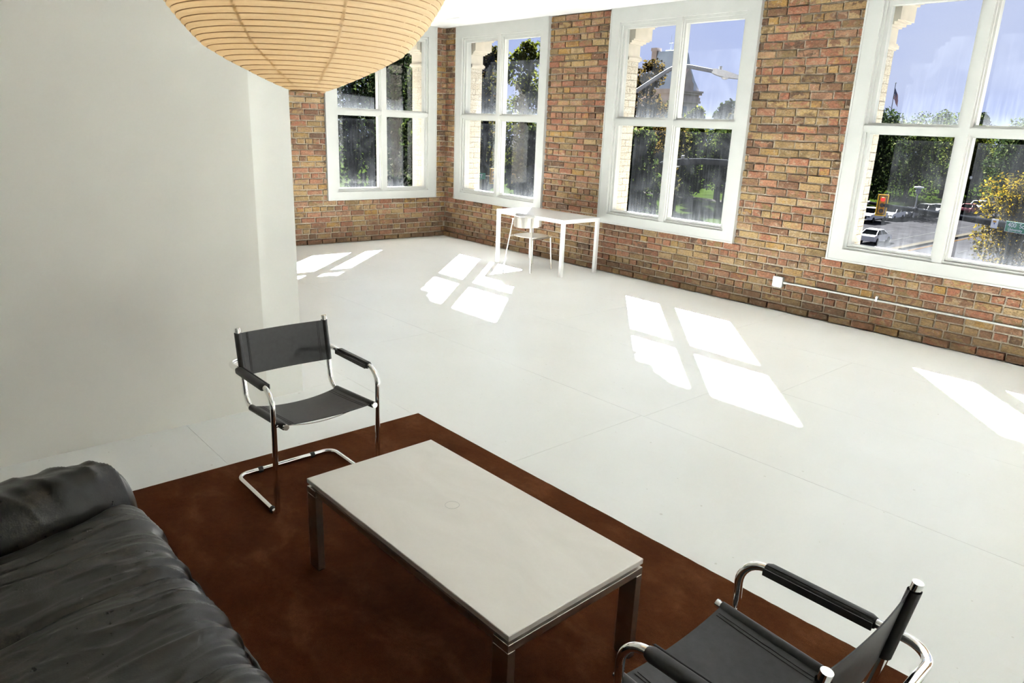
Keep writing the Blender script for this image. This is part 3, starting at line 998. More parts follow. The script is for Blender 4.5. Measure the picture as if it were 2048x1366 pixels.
m = MB(); m.grid(back_pt2, 120, 40, flip=True); m.build('backrest', MAT['sofa'], sofa, recalc=False)
m = MB()
def flange(u, v):
    x = 7.42 + (9.3 - 7.42) * u
    w = .010 * pnoise((x * 7, 1, 1)) + .004 * pnoise((x * 21, 5, 1))
    an = 2 * math.pi * v
    fade = sstep(0, .16, u)
    return Vector((x, SYF - .020 + .030 * fade + w * fade + (.004 + .008 * fade) * math.cos(an), .285 + .008 * pnoise((x * 9, 2, 2)) + .0042 * math.sin(an) + .45 * .012 * math.cos(an))) - SO
m.grid(flange, 220, 10); m.build('flange', MAT['sofa'], seat)
for q in SEAMS:
    pts = []
    for j in range(60):
        v = .22 + .76 * j / 59
        _, _, _, d = section(v, .425, RR)
        x = q + .2 * d; xc_ = crease_x(d)
        pts.append(Vector(seat_pt((x - xc_) / (SX1 - .30 - xc_), v)) + Vector((0, 0, .0006)))
    MB().tube(pts, .0022, 5).build('seam', MAT['sofa_dark'], seat)
MB().box(6.98 - SO.x, 9.5 - SO.x, SYB - SO.y - .05, SYF - .03 - SO.y, .03, .30).build('base_frame', MAT['sofa_dark'], sofa)
for x in (7.05, 9.4):
    for y in (SYF - .08, SYB + .05):
        MB().cyl(Vector((x, y, RUG_T + .002)) - SO, Vector((x, y, .04)) - SO, .025, 12).build('foot', MAT['black_rubber'], sofa)

# ------------------------------------------------------------------ paper lantern
LC = Vector((7.72, -6.26, 0)); LZ0 = 1.93
PXM = 2.3 / 1448.2
prof_px = [(0, 33), (10, 60), (24, 92), (49, 145), (72, 186), (98, 212), (130, 238), (160, 258), (185, 272), (225, 292), (265, 306), (305, 313), (345, 315)]
def prof(h):
    for (h0, r0), (h1, r1) in zip(prof_px[:-1], prof_px[1:]):
        if h <= h1:
            return r0 + (r1 - r0) * (h - h0) / (h1 - h0)
    return prof_px[-1][1]
HT = 345 * PXM
def lan_r(z):
    if z <= HT: return prof(z / PXM) * PXM
    return prof(max(0, 2 * HT - z) / PXM) * PXM
lantern = tag(empty('paper_lantern', (LC.x, LC.y, LZ0)), 'large warm white ribbed paper lantern hanging at the top of the picture', 'lantern')
NR = 74
ring_z = [2 * HT * ((k / NR)) for k in range(NR + 1)]
# rings crowd together towards the poles
ring_z = [HT * (1 - (.62 * (1 - 2 * k / NR) + .38 * math.sin(math.pi / 2 * (1 - 2 * k / NR)))) for k in range(NR + 1)]
prof_l = []
for a_, b_ in zip(ring_z[:-1], ring_z[1:]):
    for q in range(4):
        f = q / 4; z = a_ + (b_ - a_) * f
        prof_l.append((lan_r(z) + .0040 * math.sin(f * math.pi), z))
prof_l.append((lan_r(ring_z[-1]), ring_z[-1]))
m = MB()
n_ = 128
V = []
for (r, z) in prof_l:
    for k in range(n_):
        a = 2 * math.pi * k / n_
        j = .0022 * pnoise((math.cos(a) * 9, math.sin(a) * 9, z * 26))
        V.append(((r + j) * math.cos(a), (r + j) * math.sin(a), z))
Fs = [(i * n_ + k, i * n_ + (k + 1) % n_, (i + 1) * n_ + (k + 1) % n_, (i + 1) * n_ + k) for i in range(len(prof_l) - 1) for k in range(n_)]
m.add(V, Fs, True); paper = m.build('paper_shade', MAT['paper'], lantern)
for z in ring_z[1:-1]:
    r = lan_r(z) + .0006
    MB().tube([(r * math.cos(2 * math.pi * k / 72), r * math.sin(2 * math.pi * k / 72), z) for k in range(72)], .0014, 5, closed=True).build('rib', MAT['rib'], lantern)
for q in range(8):
    a = q * math.pi / 4 - .185
    m = MB()
    def strip(u, v, a=a):
        z = 2 * HT * (.01 + .98 * u); r = lan_r(z) + .0026; da = (v - .5) * .010 / max(r, .12)
        return (r * math.cos(a + da), r * math.sin(a + da), z)
    m.grid(strip, 80, 1); m.build('paper_seam', MAT['paper'], lantern)
r0 = lan_r(0)
MB().lathe([(r0 - .012, -.004), (r0 + .002, -.004), (r0 + .002, .006), (r0 - .012, .006), (r0 - .012, -.004)], 48).build('bottom_ring', MAT['rib'], lantern)
MB().tube([(-.03, .0, -.004), (.035, .012, -.006)], .002, 6).build('wire_clip', MAT['chrome'], lantern)
MB().lathe([(r0 - .012, 2 * HT - .004), (r0 + .002, 2 * HT - .004), (r0 + .002, 2 * HT + .006), (r0 - .012, 2 * HT + .006), (r0 - .012, 2 * HT - .004)], 48).build('top_ring', MAT['rib'], lantern)
MB().cyl((0, 0, 2 * HT - .12), (0, 0, H - LZ0), .004, 8).build('cord', MAT['black_rubber'], lantern)
MB().lathe([(.0, H - LZ0 - .03), (.05, H - LZ0 - .025), (.055, H - LZ0)], 24).build('ceiling_rose', MAT['trim_white'], lantern)
added_bulb = MB().lathe([(0, HT - .07), (.03, HT - .055), (.045, HT), (.03, HT + .055), (.015, HT + .09)], 20).build('added_bulb', MAT['added_bulb_glow'], lantern)
bl_ = bpy.data.lights.new('added_bulb_light', 'POINT'); bl_.energy = 1.7; bl_.color = (1.0, .86, .66); bl_.shadow_soft_size = .06  # weak light added inside the lantern to brighten and warm its paper
blo = bpy.data.objects.new('added_bulb_light', bl_); COL.objects.link(blo); blo.parent = lantern; blo.location = (0, 0, HT - .12)
m = MB()
for a in (0, math.pi / 2): m.tube([(-r0 * math.cos(a), -r0 * math.sin(a), 2 * HT), (r0 * math.cos(a), r0 * math.sin(a), 2 * HT)], .002, 6)
m.build('hanger_wire', MAT['chrome'], lantern)

# ------------------------------------------------------------------ white desk and metal chair by the wall
desk = tag(empty('desk', (2.98, -.497, 0)), 'slim white metal desk against the brick wall', 'desk')
dx, dy, dh, lw = .645, .34, .73, .044
MB().cbox(-dx, dx, -dy, dy, dh - .012, dh, .0015).build('desk_top', MAT['desk_white'], desk)
m = MB()
for s in (-1, 1):
    y0, y1 = sorted((s * dy, s * (dy - lw * .5))); m.box(-dx + lw, dx - lw, y0, y1, dh - .050, dh - .0125)
    x0, x1 = sorted((s * dx, s * (dx - lw * .5))); m.box(x0, x1, -dy + lw, dy - lw, dh - .050, dh - .0125)
m.build('apron', MAT['desk_white'], desk)
for sx_ in (-1, 1):
    for sy_ in (-1, 1):
        x0, x1 = sorted((sx_ * dx, sx_ * (dx - lw))); y0, y1 = sorted((sy_ * dy, sy_ * (dy - lw)))
        MB().cbox(x0, x1, y0, y1, 0, dh - .0125, .0015).build('leg', MAT['desk_white'], desk)

mc = tag(empty('metal_chair', (2.955, -.745, 0)), 'slender aluminium chair with curved back plate, pulled up to the white desk', 'chair')
for s, (fx, fy_) in ((-1, (-.272, -.238)), (1, (.272, -.246))):
    MB().tube([(fx, fy_, .006), (-.155, -.203, .66)] if s < 0 else [(fx, fy_, .006), (.205, -.205, .70)], .0095, 10).build('back_leg', MAT['alu'], mc)
for s, (fx, fy_) in ((-1, (-.205, .228)), (1, (.19, .215))):
    MB().tube([(fx, fy_, .006), (fx - s * .02, fy_ - .025, .435)], .0095, 10).build('front_leg', MAT['alu'], mc)
seatp = []
for k in range(40):
    a = 2 * math.pi * k / 40
    seatp.append((.215 * math.copysign(abs(math.cos(a)) ** .75, math.cos(a)), .215 * math.copysign(abs(math.sin(a)) ** .75, math.sin(a))))
m = MB(); m.prism(seatp, 'z', .441, .449); m.build('seat', MAT['alu'], mc)
MB().tube([(-.19, -.215, .432), (-.185, .2, .432), (.17, .19, .432), (.23, -.22, .432)], .008, 8).build('seat_rail', MAT['alu'], mc)
def bp_(u, v, off=0):
    a = math.pi * 1.04 + math.pi * .90 * v
    r = .236 + off
    hgt = .074 * (1 - .35 * abs(2 * v - 1) ** 3)
    return (-.030 + r * math.cos(a), .022 + r * math.sin(a), .640 + hgt * (2 * u - 1) - .010 * (1 - abs(2 * v - 1)))
m = MB(); m.grid(lambda u, v: bp_(u, v), 6, 28); m.grid(lambda u, v: bp_(u, v, .003), 6, 28, flip=True)
for uu in (0, 1): m.grid(lambda u, v, uu=uu: bp_(uu, v, .003 * u), 1, 28)
m.build('back_plate', MAT['alu'], mc)

# ------------------------------------------------------------------ outlet box and conduit on the brick wall
ob = tag(empty('outlet_box', (6.145, -.03, .322)), 'square metal outlet box with white cover on the brick wall', 'outlet')
MB().cbox(-.053, .053, -.022, .040, -.055, .055, .004).build('box', MAT['galv'], ob)
cv = MB().cbox(-.056, .056, -.027, -.0222, -.058, .058, .002).build('cover', MAT['plate_white'], ob)
for sx_ in (-1, 1):
    for sz_ in (-1, 1):
        MB().cyl((sx_ * .024, -.0300, sz_ * .022), (sx_ * .024, -.0272, sz_ * .022), .016, 16).build('socket', MAT['desk_white'], cv)
        m = MB(); m.box(sx_ * .024 - .006, sx_ * .024 - .004, -.0306, -.0301, sz_ * .022 - .003, sz_ * .022 + .006); m.box(sx_ * .024 + .004, sx_ * .024 + .006, -.0306, -.0301, sz_ * .022 - .003, sz_ * .022 + .006)
        m.build('slot', MAT['dark_slot'], cv)
        MB().cyl((sx_ * .048, -.0292, sz_ * .050), (sx_ * .048, -.0272, sz_ * .050), .004, 8).build('screw', MAT['dark_slot'], cv)
cd = tag(empty('conduit', (6.21, -.02, .32)), 'thin galvanised conduit pipe running right from the outlet box', 'pipe')
MB().tube([(-.008, 0, .0), (.06, -.002, .0), (.14, -.006, .002), (6.9, -.006, .012)], .0105, 10).build('pipe', MAT['galv'], cd)
MB().cyl((-.010, 0, 0), (.03, -.001, 0), .016, 10).build('connector', MAT['galv'], cd)
for x in (.98, 3.4):
    m = MB(); m.box(x - .009, x + .009, -.0195, .012, -.006, .046)
    s_ = m.build('strap', MAT['galv'], cd)
    MB().cyl((x, -.024, .034), (x, -.0196, .034), .006, 8).build('screw', MAT['chrome'], s_)

# ------------------------------------------------------------------ outside: ground, street, park
G = -9.0
def ground(name, x0, x1, y0, y1, z, mat, lab=None, cat=None):
    o = MB().box(x0, x1, y0, y1, z - .3, z).build(name, mat)
    return tag(o, lab, cat, kind='structure')
ground('asphalt_road', -400, 200, -200, 500, G, MAT['asphalt'])
ground('sidewalk', -38, -32.2, 44, 400, G + .16, MAT['walk'])
ground('lawn', -260, -38, 40, 400, G + .14, MAT['lawn'])
ground('lawn_strip', -36, -34.6, 60, 400, G + .2, MAT['lawn'])
ground('park_path', -120, -44, 96, 99.5, G + .19, MAT['walk'])
ground('corner_lawn', -260, -46, -120, 14, G + .14, MAT['lawn'])
ground('corner_sidewalk', -46, -41, -120, 14, G + .16, MAT['walk'])
med = tag(empty('median_kerb', (-19.0, 90, G)), kind='structure')
MB().box(-.35, .35, -45, 200, 0, .2).build('kerb', MAT['kerb'], med)
MB().box(.9, 1.15, -45, 200, 0, .02).build('yellow_line', MAT['line_yellow'], med)
MB().box(-.75, -.6, -45, 200, 0, .02).build('yellow_line', MAT['line_yellow'], med)
ln = tag(empty('lane_marking', (-22.2, 90, G)), kind='structure')
MB().box(-.09, .09, -22, 22, 0, .02).build('solid_line', MAT['line_white'], ln)
for k in range(10):
    y = -40 + k * 12
    MB().box(7.6, 7.75, y + 1.9, y + 4.9, 0, .02).build('lane_dash', MAT['line_white'], ln)
    MB().box(-3.6, -3.45, y, y + 3, 0, .02).build('lane_dash', MAT['line_white'], ln)
# ---- trees
def tree(x, y, h, rad, kind, lab, seed, leaf=.42, n=4200, crown0=.22, blobs=9, base=G):
    r = np.random.RandomState(seed)
    t = tag(empty('tree', (x, y, base)), lab, 'tree', 'trees outside the windows')
    m = MB()
    tr = .045 * rad + .012 * h
    top = Vector((r.uniform(-.3, .3), r.uniform(-.3, .3), h * .72))
    m.tube([(0, 0, 0), (r.uniform(-.1, .1), r.uniform(-.1, .1), h * .2), top * .6, top], [tr, tr * .8, tr * .5, tr * .12], 8)
    bl = []
    zc0 = h * crown0
    for k in range(blobs):
        f = (k + .5) / blobs
        a = k * 2.4 + r.uniform(0, .6)
        zz = zc0 + (h - zc0) * (.12 + .78 * f)
        prof_ = math.sin(math.pi * min(.97, max(.05, .15 + .80 * f))) ** .6
        rr = rad * .55 * prof_ * r.uniform(.5, 1.1)
        c = np.array([rr * math.cos(a), rr * math.sin(a), zz])
        s = rad * r.uniform(.42, .66) * (.55 + .45 * prof_)
        bl.append((c, np.array([s, s, s * .85 + (h - zc0) * .03])))
        st = Vector((0, 0, max(h * .16, zz * .55)))
        m.tube([st, st.lerp(Vector(c), .5) + Vector((0, 0, .15)), Vector(c)], [tr * .42, tr * .26, tr * .08], 6)
    trunk = m.build('trunk', MAT['bark'], t)
    bl.append((np.array([0, 0, h * .93 - .3 * rad]), np.array([rad * .4, rad * .4, rad * .42])))
    ctr = np.array([b[0] for b in bl]); sz = np.array([b[1] for b in bl])
    wgt = (sz[:, 0] ** 2); wgt /= wgt.sum()
    pick = r.choice(len(bl), n, p=wgt)
    d = r.normal(size=(n, 3)); d /= np.linalg.norm(d, axis=1)[:, None]
    rad_ = r.uniform(.35, 1.0, n) ** .5 * r.uniform(.9, 1.12, n)
    P = ctr[pick] + d * sz[pick] * rad_[:, None]
    nrm = d * .5 + r.normal(size=(n, 3)) * .7 + np.array([0, 0, .35]); nrm /= np.linalg.norm(nrm, axis=1)[:, None]
    a1 = np.cross(nrm, r.normal(size=(n, 3))); a1 /= np.linalg.norm(a1, axis=1)[:, None]
    a2 = np.cross(nrm, a1)
    s = (leaf * r.uniform(.5, 1.15, n))[:, None]
    V = np.empty((n, 4, 3)); V[:, 0] = P - a1 * s * .6; V[:, 1] = P - a2 * s * .36; V[:, 2] = P + a1 * s * .6; V[:, 3] = P + a2 * s * .36
    me = bpy.data.meshes.new('foliage')
    me.vertices.add(n * 4); me.vertices.foreach_set('co', V.reshape(-1))
    me.loops.add(n * 4); me.loops.foreach_set('vertex_index', np.arange(n * 4, dtype=np.int32))
    me.polygons.add(n); me.polygons.foreach_set('loop_start', np.arange(0, n * 4, 4, dtype=np.int32)); me.polygons.foreach_set('loop_total', np.full(n, 4, dtype=np.int32))
    me.update(calc_edges=True)
    o = link('foliage', me, LEAF[kind], t); tag(o, kind='stuff')
    return t
TREES = [
 (-42.9, 120.2, 15.5, 6.4, 'dark', 'dark green tree behind the white pickup truck'),
 (-42.2, 134.5, 14.6, 6.4, 'mid', 'green tree behind the traffic camera pole, seen through the flag window'),
 (-37.2, 146.5, 13.4, 5.4, 'lime', 'yellowish green tree left of the window mullion, in the flag window'),
 (-33.5, 160.0, 14.8, 6.6, 'mid', 'broad green tree above the red car'),
 (-25.1, 134.5, 15.1, 5.5, 'dark', 'dark tree behind the small yellow tree at the right edge'),
 (-62, 122.0, 14.6, 6.5, 'dark', 'dark tree deeper in the park behind the pickup truck'),
 (-54, 150.0, 15.0, 7.0, 'dark', 'broad dark tree deeper in the park behind the camera pole'),
 (-42, 152.0, 15.0, 7.0, 'mid', 'broad green tree deeper in the park left of the mullion'),
 (-43.9, 172.0, 17.6, 4.2, 'dark', 'distant dark treetop rising right of the mullion in the flag window'),
 (-58, 150, 17.0, 5.2, 'dark', 'distant round treetop below the flag'),
 (-50, 168, 17.0, 4.6, 'mid', 'distant pale treetop midway between flag and mullion'),
 (-40.9, 56.4, 18.6, 3.4, 'brown', 'tall amber tree in front of the stone tower'),
 (-45.5, 65.6, 14.6, 3.6, 'olive', 'olive tree in front of the stone tower, below the amber one'),
 (-30.0, 42.0, 11.2, 2.8, 'mid', 'leafy green tree beside the cream pier in the street lamp window'),
 (-58.1, 90.4, 15.1, 2.4, 'lime', 'bright lime tree right of the stone tower'),
 (-59.0, 99.6, 16.4, 2.8, 'dark', 'dark tree right of the bright lime tree'),
 (-54.3, 94.7, 14.6, 2.6, 'olive', 'olive gold tree at the right edge of the street lamp window'),
 (-51.5, 77.8, 11.6, 4.2, 'mid', 'round green tree standing on the lawn with a dark trunk'),
 (-51.5, 88.8, 11.6, 4.4, 'mid', 'spreading green tree on the lawn behind the thin pole'),
 (-66, 100, 12.5, 5.5, 'dark', 'dark tree at the back of the lawn'),
 (-48.3, 40.7, 19.1, 2.4, 'olive', 'olive tree beside the cream pier above the traffic lights'),
 (-41.9, 40.0, 19.2, 2.7, 'lime', 'tall yellow green tree in the upper right pane above the desk'),
 (-34.4, 34.0, 11.3, 1.9, 'mid', 'bright green tree in the lower right pane above the desk'),
 (-47.9, 25.5, 19.6, 4.2, 'dark', 'large dark tree filling the left panes of the far wall window'),
 (-49.8, 31.2, 19.6, 4.0, 'dark', 'large dark tree filling the right panes of the far wall window'),
 (-39.2, 27.0, 16.0, 2.0, 'mid', 'green tree beside the pier in the far wall window'),
 (-74.2, 43.2, 19.1, 6.0, 'dark', 'wide dark tree at the back of the far wall window'),
]
for k, (x, y, h, rad, kind, lab) in enumerate(TREES):
    tree(x, y, h, rad, kind, lab, 300 + k, leaf=.50 if y > 60 else .38, n=7000 if y > 100 else 5200, crown0=.12 if y > 100 else .2, blobs=12 if y > 100 else 9)
tree(-4.4, 51.6, 8.9, 3.0, 'yellow', 'small yellow leaved tree at the right edge, behind the green street sign', 77, leaf=.24, n=6500, crown0=.26, blobs=14)

# ---- cars
def car(x, y, rz, kind, paint, lab):
    c = tag(empty('car' if kind != 'pickup' else 'pickup_truck', (x, y, G), rz), lab, 'truck' if kind == 'pickup' else 'car', 'parked cars along the street')
    # local: +x forward, length along x
    if kind == 'sedan':
        L, Wd, prof_, cab = 4.6, .90, [(-2.3, .35), (-2.3, .85), (-2.15, .98), (-1.3, 1.0), (1.0, .98), (2.1, .82), (2.3, .68), (2.3, .35)], [(-1.75, .98), (-1.0, 1.44), (.25, 1.46), (1.15, .96)]
    elif kind == 'suv':
        L, Wd, prof_, cab = 4.5, .92, [(-2.2, .4), (-2.25, .95), (-2.2, 1.1), (1.0, 1.1), (2.0, 1.0), (2.25, .85), (2.25, .4)], [(-2.15, 1.09), (-1.8, 1.66), (.2, 1.70), (1.1, 1.08)]
    else:
        L, Wd, prof_, cab = 5.7, .99, [(-2.85, .55), (-2.85, 1.25), (-.75, 1.27), (1.3, 1.27), (2.6, 1.2), (2.8, 1.05), (2.8, .5)], [(-.85, 1.26), (-.7, 1.88), (.7, 1.90), (1.45, 1.25)]
    body = MB(); body.prism(prof_, 'y', -Wd, Wd); b = body.build('body', paint, c)
    n = len(cab)
    V = [(p[0], -Wd * .94 if k in (0, n - 1) else -Wd * .74, p[1]) for k, p in enumerate(cab)] + [(p[0], Wd * .94 if k in (0, n - 1) else Wd * .74, p[1]) for k, p in enumerate(cab)]
    m = MB(); m.add(V, [(3, 2, 1, 0), (4, 5, 6, 7), (0, 1, 5, 4), (1, 2, 6, 5), (2, 3, 7, 6)]); m.build('windows', MAT['car_glass'], c)
    m = MB(); z1 = cab[1][1]; m.box(cab[1][0] - .03, cab[2][0] + .03, -Wd * .76, Wd * .76, z1 - .02, z1 + .05); m.build('roof', paint, c)
    m = MB()
    for s in (-1, 1):
        for (pa, pb) in ((0, 1), (3, 2)):
            m.tube([(cab[pa][0], s * Wd * .93, cab[pa][1]), (cab[pb][0], s * Wd * .75, cab[pb][1])], .05, 5)
        mid = (cab[1][0] + cab[2][0]) / 2
        m.tube([(mid, s * Wd * .94, cab[0][1]), (mid, s * Wd * .76, z1)], .05, 5)
    m.build('pillars', paint, c)
    wr_ = .40 if kind == 'pickup' else .34
    for sx_ in (-1, 1):
        for s in (-1, 1):
            xw = sx_ * L * .31
            w_ = MB().cyl((xw, s * (Wd - .20), wr_), (xw, s * (Wd + .02), wr_), wr_, 16).build('wheel', MAT['tyre'], c)
            MB().cyl((xw, s * (Wd + .021), wr_), (xw, s * (Wd + .035), wr_), wr_ * .6, 12).build('rim', MAT['rim'], w_)
    zf = prof_[-2][1] - .08
    for s in (-1, 1):
        MB().box(prof_[-2][0] - .05, prof_[-2][0] + .015, s * Wd * .72 - .17, s * Wd * .72 + .17, zf - .14, zf).build('headlamp', MAT['head'], c)
    MB().box(prof_[-2][0] - .05, prof_[-2][0] + .012, -Wd * .48, Wd * .48, zf - .36, zf - .02).build('grille', MAT['tyre'], c)
    return c
CW = car_mat('white', (.42, .42, .42)); CD = car_mat('charcoal', (.022, .023, .026)); CG = car_mat('silver', (.18, .185, .19)); CR = car_mat('red', (.22, .012, .016)); CP = car_mat('maroon', (.16, .06, .065))
S_ = -math.pi / 2
for a in [(-31.6, 95.5, S_, 'pickup', CW, 'white pickup truck parked at the near end of the row of cars'),
          (-31.4, 101.8, S_, 'suv', CW, 'white compact car parked right behind the pickup truck'),
          (-31.2, 107.4, S_, 'sedan', CD, 'dark charcoal sedan, third in the parked row'),
          (-31.2, 112.9, S_, 'suv', CD, 'dark car parked fourth in the row, behind the mast arm'),
          (-31.2, 118.5, S_, 'sedan', CG, 'silver sedan parked fifth in the row, behind the mast arm'),
          (-31.4, 124.3, S_, 'suv', CP, 'maroon car parked sixth in the row, just left of the window mullion'),
          (-28.9, 125.0, S_, 'sedan', CR, 'red car just right of the window mullion'),
          (-29.3, 131.0, S_, 'suv', CW, 'white car parked behind the red car'),
          (-22.6, 75.0, S_ + math.pi, 'sedan', CW, 'white sedan at the lower left corner of the flag window')]:
    car(*a)

# ---- street furniture
arm_a, arm_b = Vector((-11.3, 43.55, -2.27)), Vector((4.2, 35.3, -2.3))
ma = tag(empty('signal_mast', (arm_b.x, arm_b.y, G)), 'long dark mast arm over the street carrying a traffic light and sign', 'mast')
oo = Vector((arm_b.x, arm_b.y, G))
MB().tube([Vector((0, 0, 0)), Vector((0, 0, 6.9))], [.24, .19], 12).build('post', MAT['pole_dark'], ma)
MB().tube([arm_a - oo, arm_a.lerp(arm_b, .5) - oo, arm_b - oo], [.10, .17, .22], 12).build('arm', MAT['pole_dark'], ma)
am = arm_a.lerp(arm_b, .03) - oo
MB().tube([am - Vector((.06, -.03, 0)), am + Vector((.06, -.03, 0))], .125, 12).build('end_band', MAT['pole_grey'], ma)
ad = (arm_b - arm_a).normalized()

def signal(P, face, lab, red=True):
    """three lamp signal; face: heading angle the lamps look to"""
    s = tag(empty('traffic_light', P, face), lab, 'traffic light', 'yellow traffic lights')
    # local +x is the facing direction
    m = MB()
    for b_ in ((-.33, .33, .62, .70), (-.33, .33, -.70, -.62), (-.33, -.25, -.62, .62), (.25, .33, -.62, .62)):
        m.box(.0, .012, b_[0], b_[1], b_[2], b_[3])
    m.build('border', MAT['sig_border'], s)
    MB().box(-.012, -.0005, -.33, .33, -.70, .70).build('backplate', MAT['sig_black'], s)
    hs = MB().box(-.12, .10, -.19, .19, -.56, .56).build('housing', MAT['sig_yellow'], s)
    for k, z in enumerate((.37, 0, -.37)):
        MB().cyl((.1005, 0, z), (.125, 0, z), .135, 20).build('lens', MAT['lens_red'] if (k == 0 and red) else MAT['lens_dark'], hs)
        m = MB(); m.grid(lambda u, v, z=z: (.10 + .22 * u * (1 - .25 * abs(2 * v - 1)), .158 * math.cos(math.pi * (-.12 + 1.24 * v)), z + .158 * math.sin(math.pi * (-.12 + 1.24 * v))), 2, 14)
        m.build('visor', MAT['sig_yellow'], hs)
    return s
Ps = arm_a.lerp(arm_b, .098) + Vector((.08, -.16, 0))
signal(Ps, math.atan2(-46, 17.5), 'yellow framed traffic light showing red, on the mast arm in the flag window')
# street name sign
Pg = arm_a.lerp(arm_b, .648)
sg = tag(empty('street_sign', Pg + Vector((-.14, -.27, -.02)), math.atan2(ad.y, ad.x)), 'green street name sign hung on the mast arm at the right edge', 'sign')
MB().box(0, 2.5, -.02, 0, -.27, .27).build('panel', MAT['sign_green'], sg)
m = MB()
for b_ in ((0, 2.5, .25, .27), (0, 2.5, -.27, -.25), (0, .02, -.25, .25), (2.48, 2.5, -.25, .25)): m.box(b_[0], b_[1], -.024, -.0202, b_[2], b_[3])
m.build('border', MAT['sign_white'], sg)
def lettering(txt, size, x, z, parent, y=-.024, sp=1.0):
    cu = bpy.data.curves.new('lettering', 'FONT'); cu.body = txt; cu.size = size; cu.extrude = .002; cu.space_character = sp; cu.offset = size * .012
    cu.materials.append(MAT['sign_white'])
    tmp = bpy.data.objects.new('lettering_curve', cu)
    me = bpy.data.meshes.new_from_object(tmp); me.name = 'lettering'
    bpy.data.objects.remove(tmp)
    o = link('lettering', me, MAT['sign_white'], parent)
    o.location = (x, y, z); o.rotation_euler = (math.pi / 2, 0, 0)
    return o
lettering('400  South', .33, .14, -.01, sg)
lettering('University  Blvd', .21, .19, -.20, sg)
pl = tag(empty('number_plate', arm_a.lerp(arm_b, .605) + Vector((-.11, -.21, 0)), math.atan2(ad.y, ad.x)), 'small white sticker plate on the mast arm left of the green sign', 'sign')
MB().box(-.21, .21, -.02, 0, -.24, .24).build('plate', MAT['sign_white'], pl)
m = MB(); m.box(-.10, .10, -.024, -.0202, .06, .16); m.build('orange_mark', MAT['sig_yellow'], pl)
m = MB(); m.prism([(-.06, .04), (.06, .04), (0, -.06)], 'y', -.024, -.0202); m.build('blue_mark', flat('plate_blue', (.02, .05, .25), .5), pl)
# traffic camera
Pc = arm_a.lerp(arm_b, .262)
tc_ = tag(empty('traffic_camera', Pc), 'white traffic camera on a thin pole standing on the mast arm', 'camera')
MB().tube([(0, 0, -.45), (.0, 0, 1.05)], .04, 8).build('pole', MAT['pole_grey'], tc_)
MB().lathe([(0, 1.00), (.12, 1.00), (.15, 1.12), (.16, 1.30), (.0, 1.36)], 16).build('housing', MAT['pole_grey'], tc_)
MB().lathe([(0, 1.34), (.27, 1.34), (.27, 1.41), (.0, 1.46)], 16).build('sun_hood', MAT['lamp_shell'], tc_)
MB().box(-.09, .09, -.09, .09, -.10, .10).build('clamp', MAT['lamp_shell'], tc_)

# street lamps across the pavement
def cobra(pts, head_dir, lab, shell, arm_mat, arm_r=.055):
    base = Vector((pts[0][0], pts[0][1], G))
    s = tag(empty('street_lamp', base), lab, 'street lamp')
    P = [Vector(p) - base for p in pts]
    MB().tube([Vector((0, 0, 0)), P[0]], [.11, .075], 10).build('post', MAT['pole_dark'], s)
    MB().tube(fillet(P, .9, 8), arm_r, 10).build('arm', arm_mat, s)
    h0 = P[-1]; d = Vector(head_dir).normalized(); side = d.cross(Vector((0, 0, 1))).normalized()
    m = MB()
    V = []
    for f, w, hu, hd in ((0, .05, .05, .05), (.10, .10, .075, .075), (.35, .15, .08, .10), (.72, .12, .045, .06), (.86, .05, .0, .03)):
        c = h0 + d * (f - .06)
        V += [c - side * w - Vector((0, 0, hd)), c + side * w - Vector((0, 0, hd)), c + side * w * .75 + Vector((0, 0, hu)), c - side * w * .75 + Vector((0, 0, hu))]
    Fs = [(0, 3, 2, 1), (16, 17, 18, 19)]
    for k in range(4):
        for i in range(4):
            j = (i + 1) % 4; Fs.append((k * 4 + i, k * 4 + j, k * 4 + 4 + j, k * 4 + 4 + i))
    m.add(V, Fs); hd_ = m.build('lamp_head', shell, s)
    c = h0 + d * .18
    MB().cyl(c + Vector((0, 0, .07)), c + Vector((0, 0, .17)), .045, 10).build('photocell', MAT['pole_grey'], hd_)
    c = h0 + d * .33
    m = MB(); m.lathe([(0, -.15), (.08, -.13), (.10, -.09)], 14, tuple(c)); m.build('lens', MAT['sign_white'], hd_)
    return s
cobra([(-4.05, 8.75, 1.6), (-3.85, 9.0, 2.65), (-3.02, 10.15, 3.62), (-2.3, 10.86, 3.47)], (.46, .46, -.12), 'pale cobra head street lamp on a long curved arm', MAT['lamp_shell'], MAT['pole_grey'])
cobra([(-1.35, 10.95, .95), (-1.4, 10.85, 1.06), (-1.9, 10.2, 1.08), (-2.15, 9.92, 1.06)], (-.5, -.62, -.05), 'grey cobra head street lamp low in the right pane below the pale one', MAT['pole_dim'], MAT['pole_dim'], .085)

# traffic lights and arm beyond the desk window
a2l, a2r = Vector((-44.9, 34.6, -2.80)), Vector((-38.9, 40.8, -2.95))
sm = tag(empty('signal_mast', (a2r.x, a2r.y, G)), 'thin pale mast arm with two traffic lights seen above the desk', 'mast')
o2 = Vector((a2r.x, a2r.y, G))
MB().tube([Vector((0, 0, 0)), Vector((0, 0, 6.6))], [.16, .12], 10).build('post', MAT['pole_grey'], sm)
MB().tube([a2l - o2, a2l.lerp(a2r, .5) - o2 + Vector((0, 0, .08)), a2r - o2], [.05, .065, .09], 8).build('arm', MAT['lamp_shell'], sm)
signal(Vector((-42.46, 36.84, -2.77)) + Vector((.15, .0, .0)), -.25, 'yellow traffic light left of the mullion above the desk', False)
signal(Vector((-41.25, 38.25, -2.65)) + Vector((.15, .0, .0)), -.25, 'yellow traffic light right of the mullion above the desk', False)
ss = tag(empty('street_sign', (-43.15, 36.1, -2.8), math.atan2(a2r.y - a2l.y, a2r.x - a2l.x)), 'small green street sign beside the left yellow traffic light', 'sign')
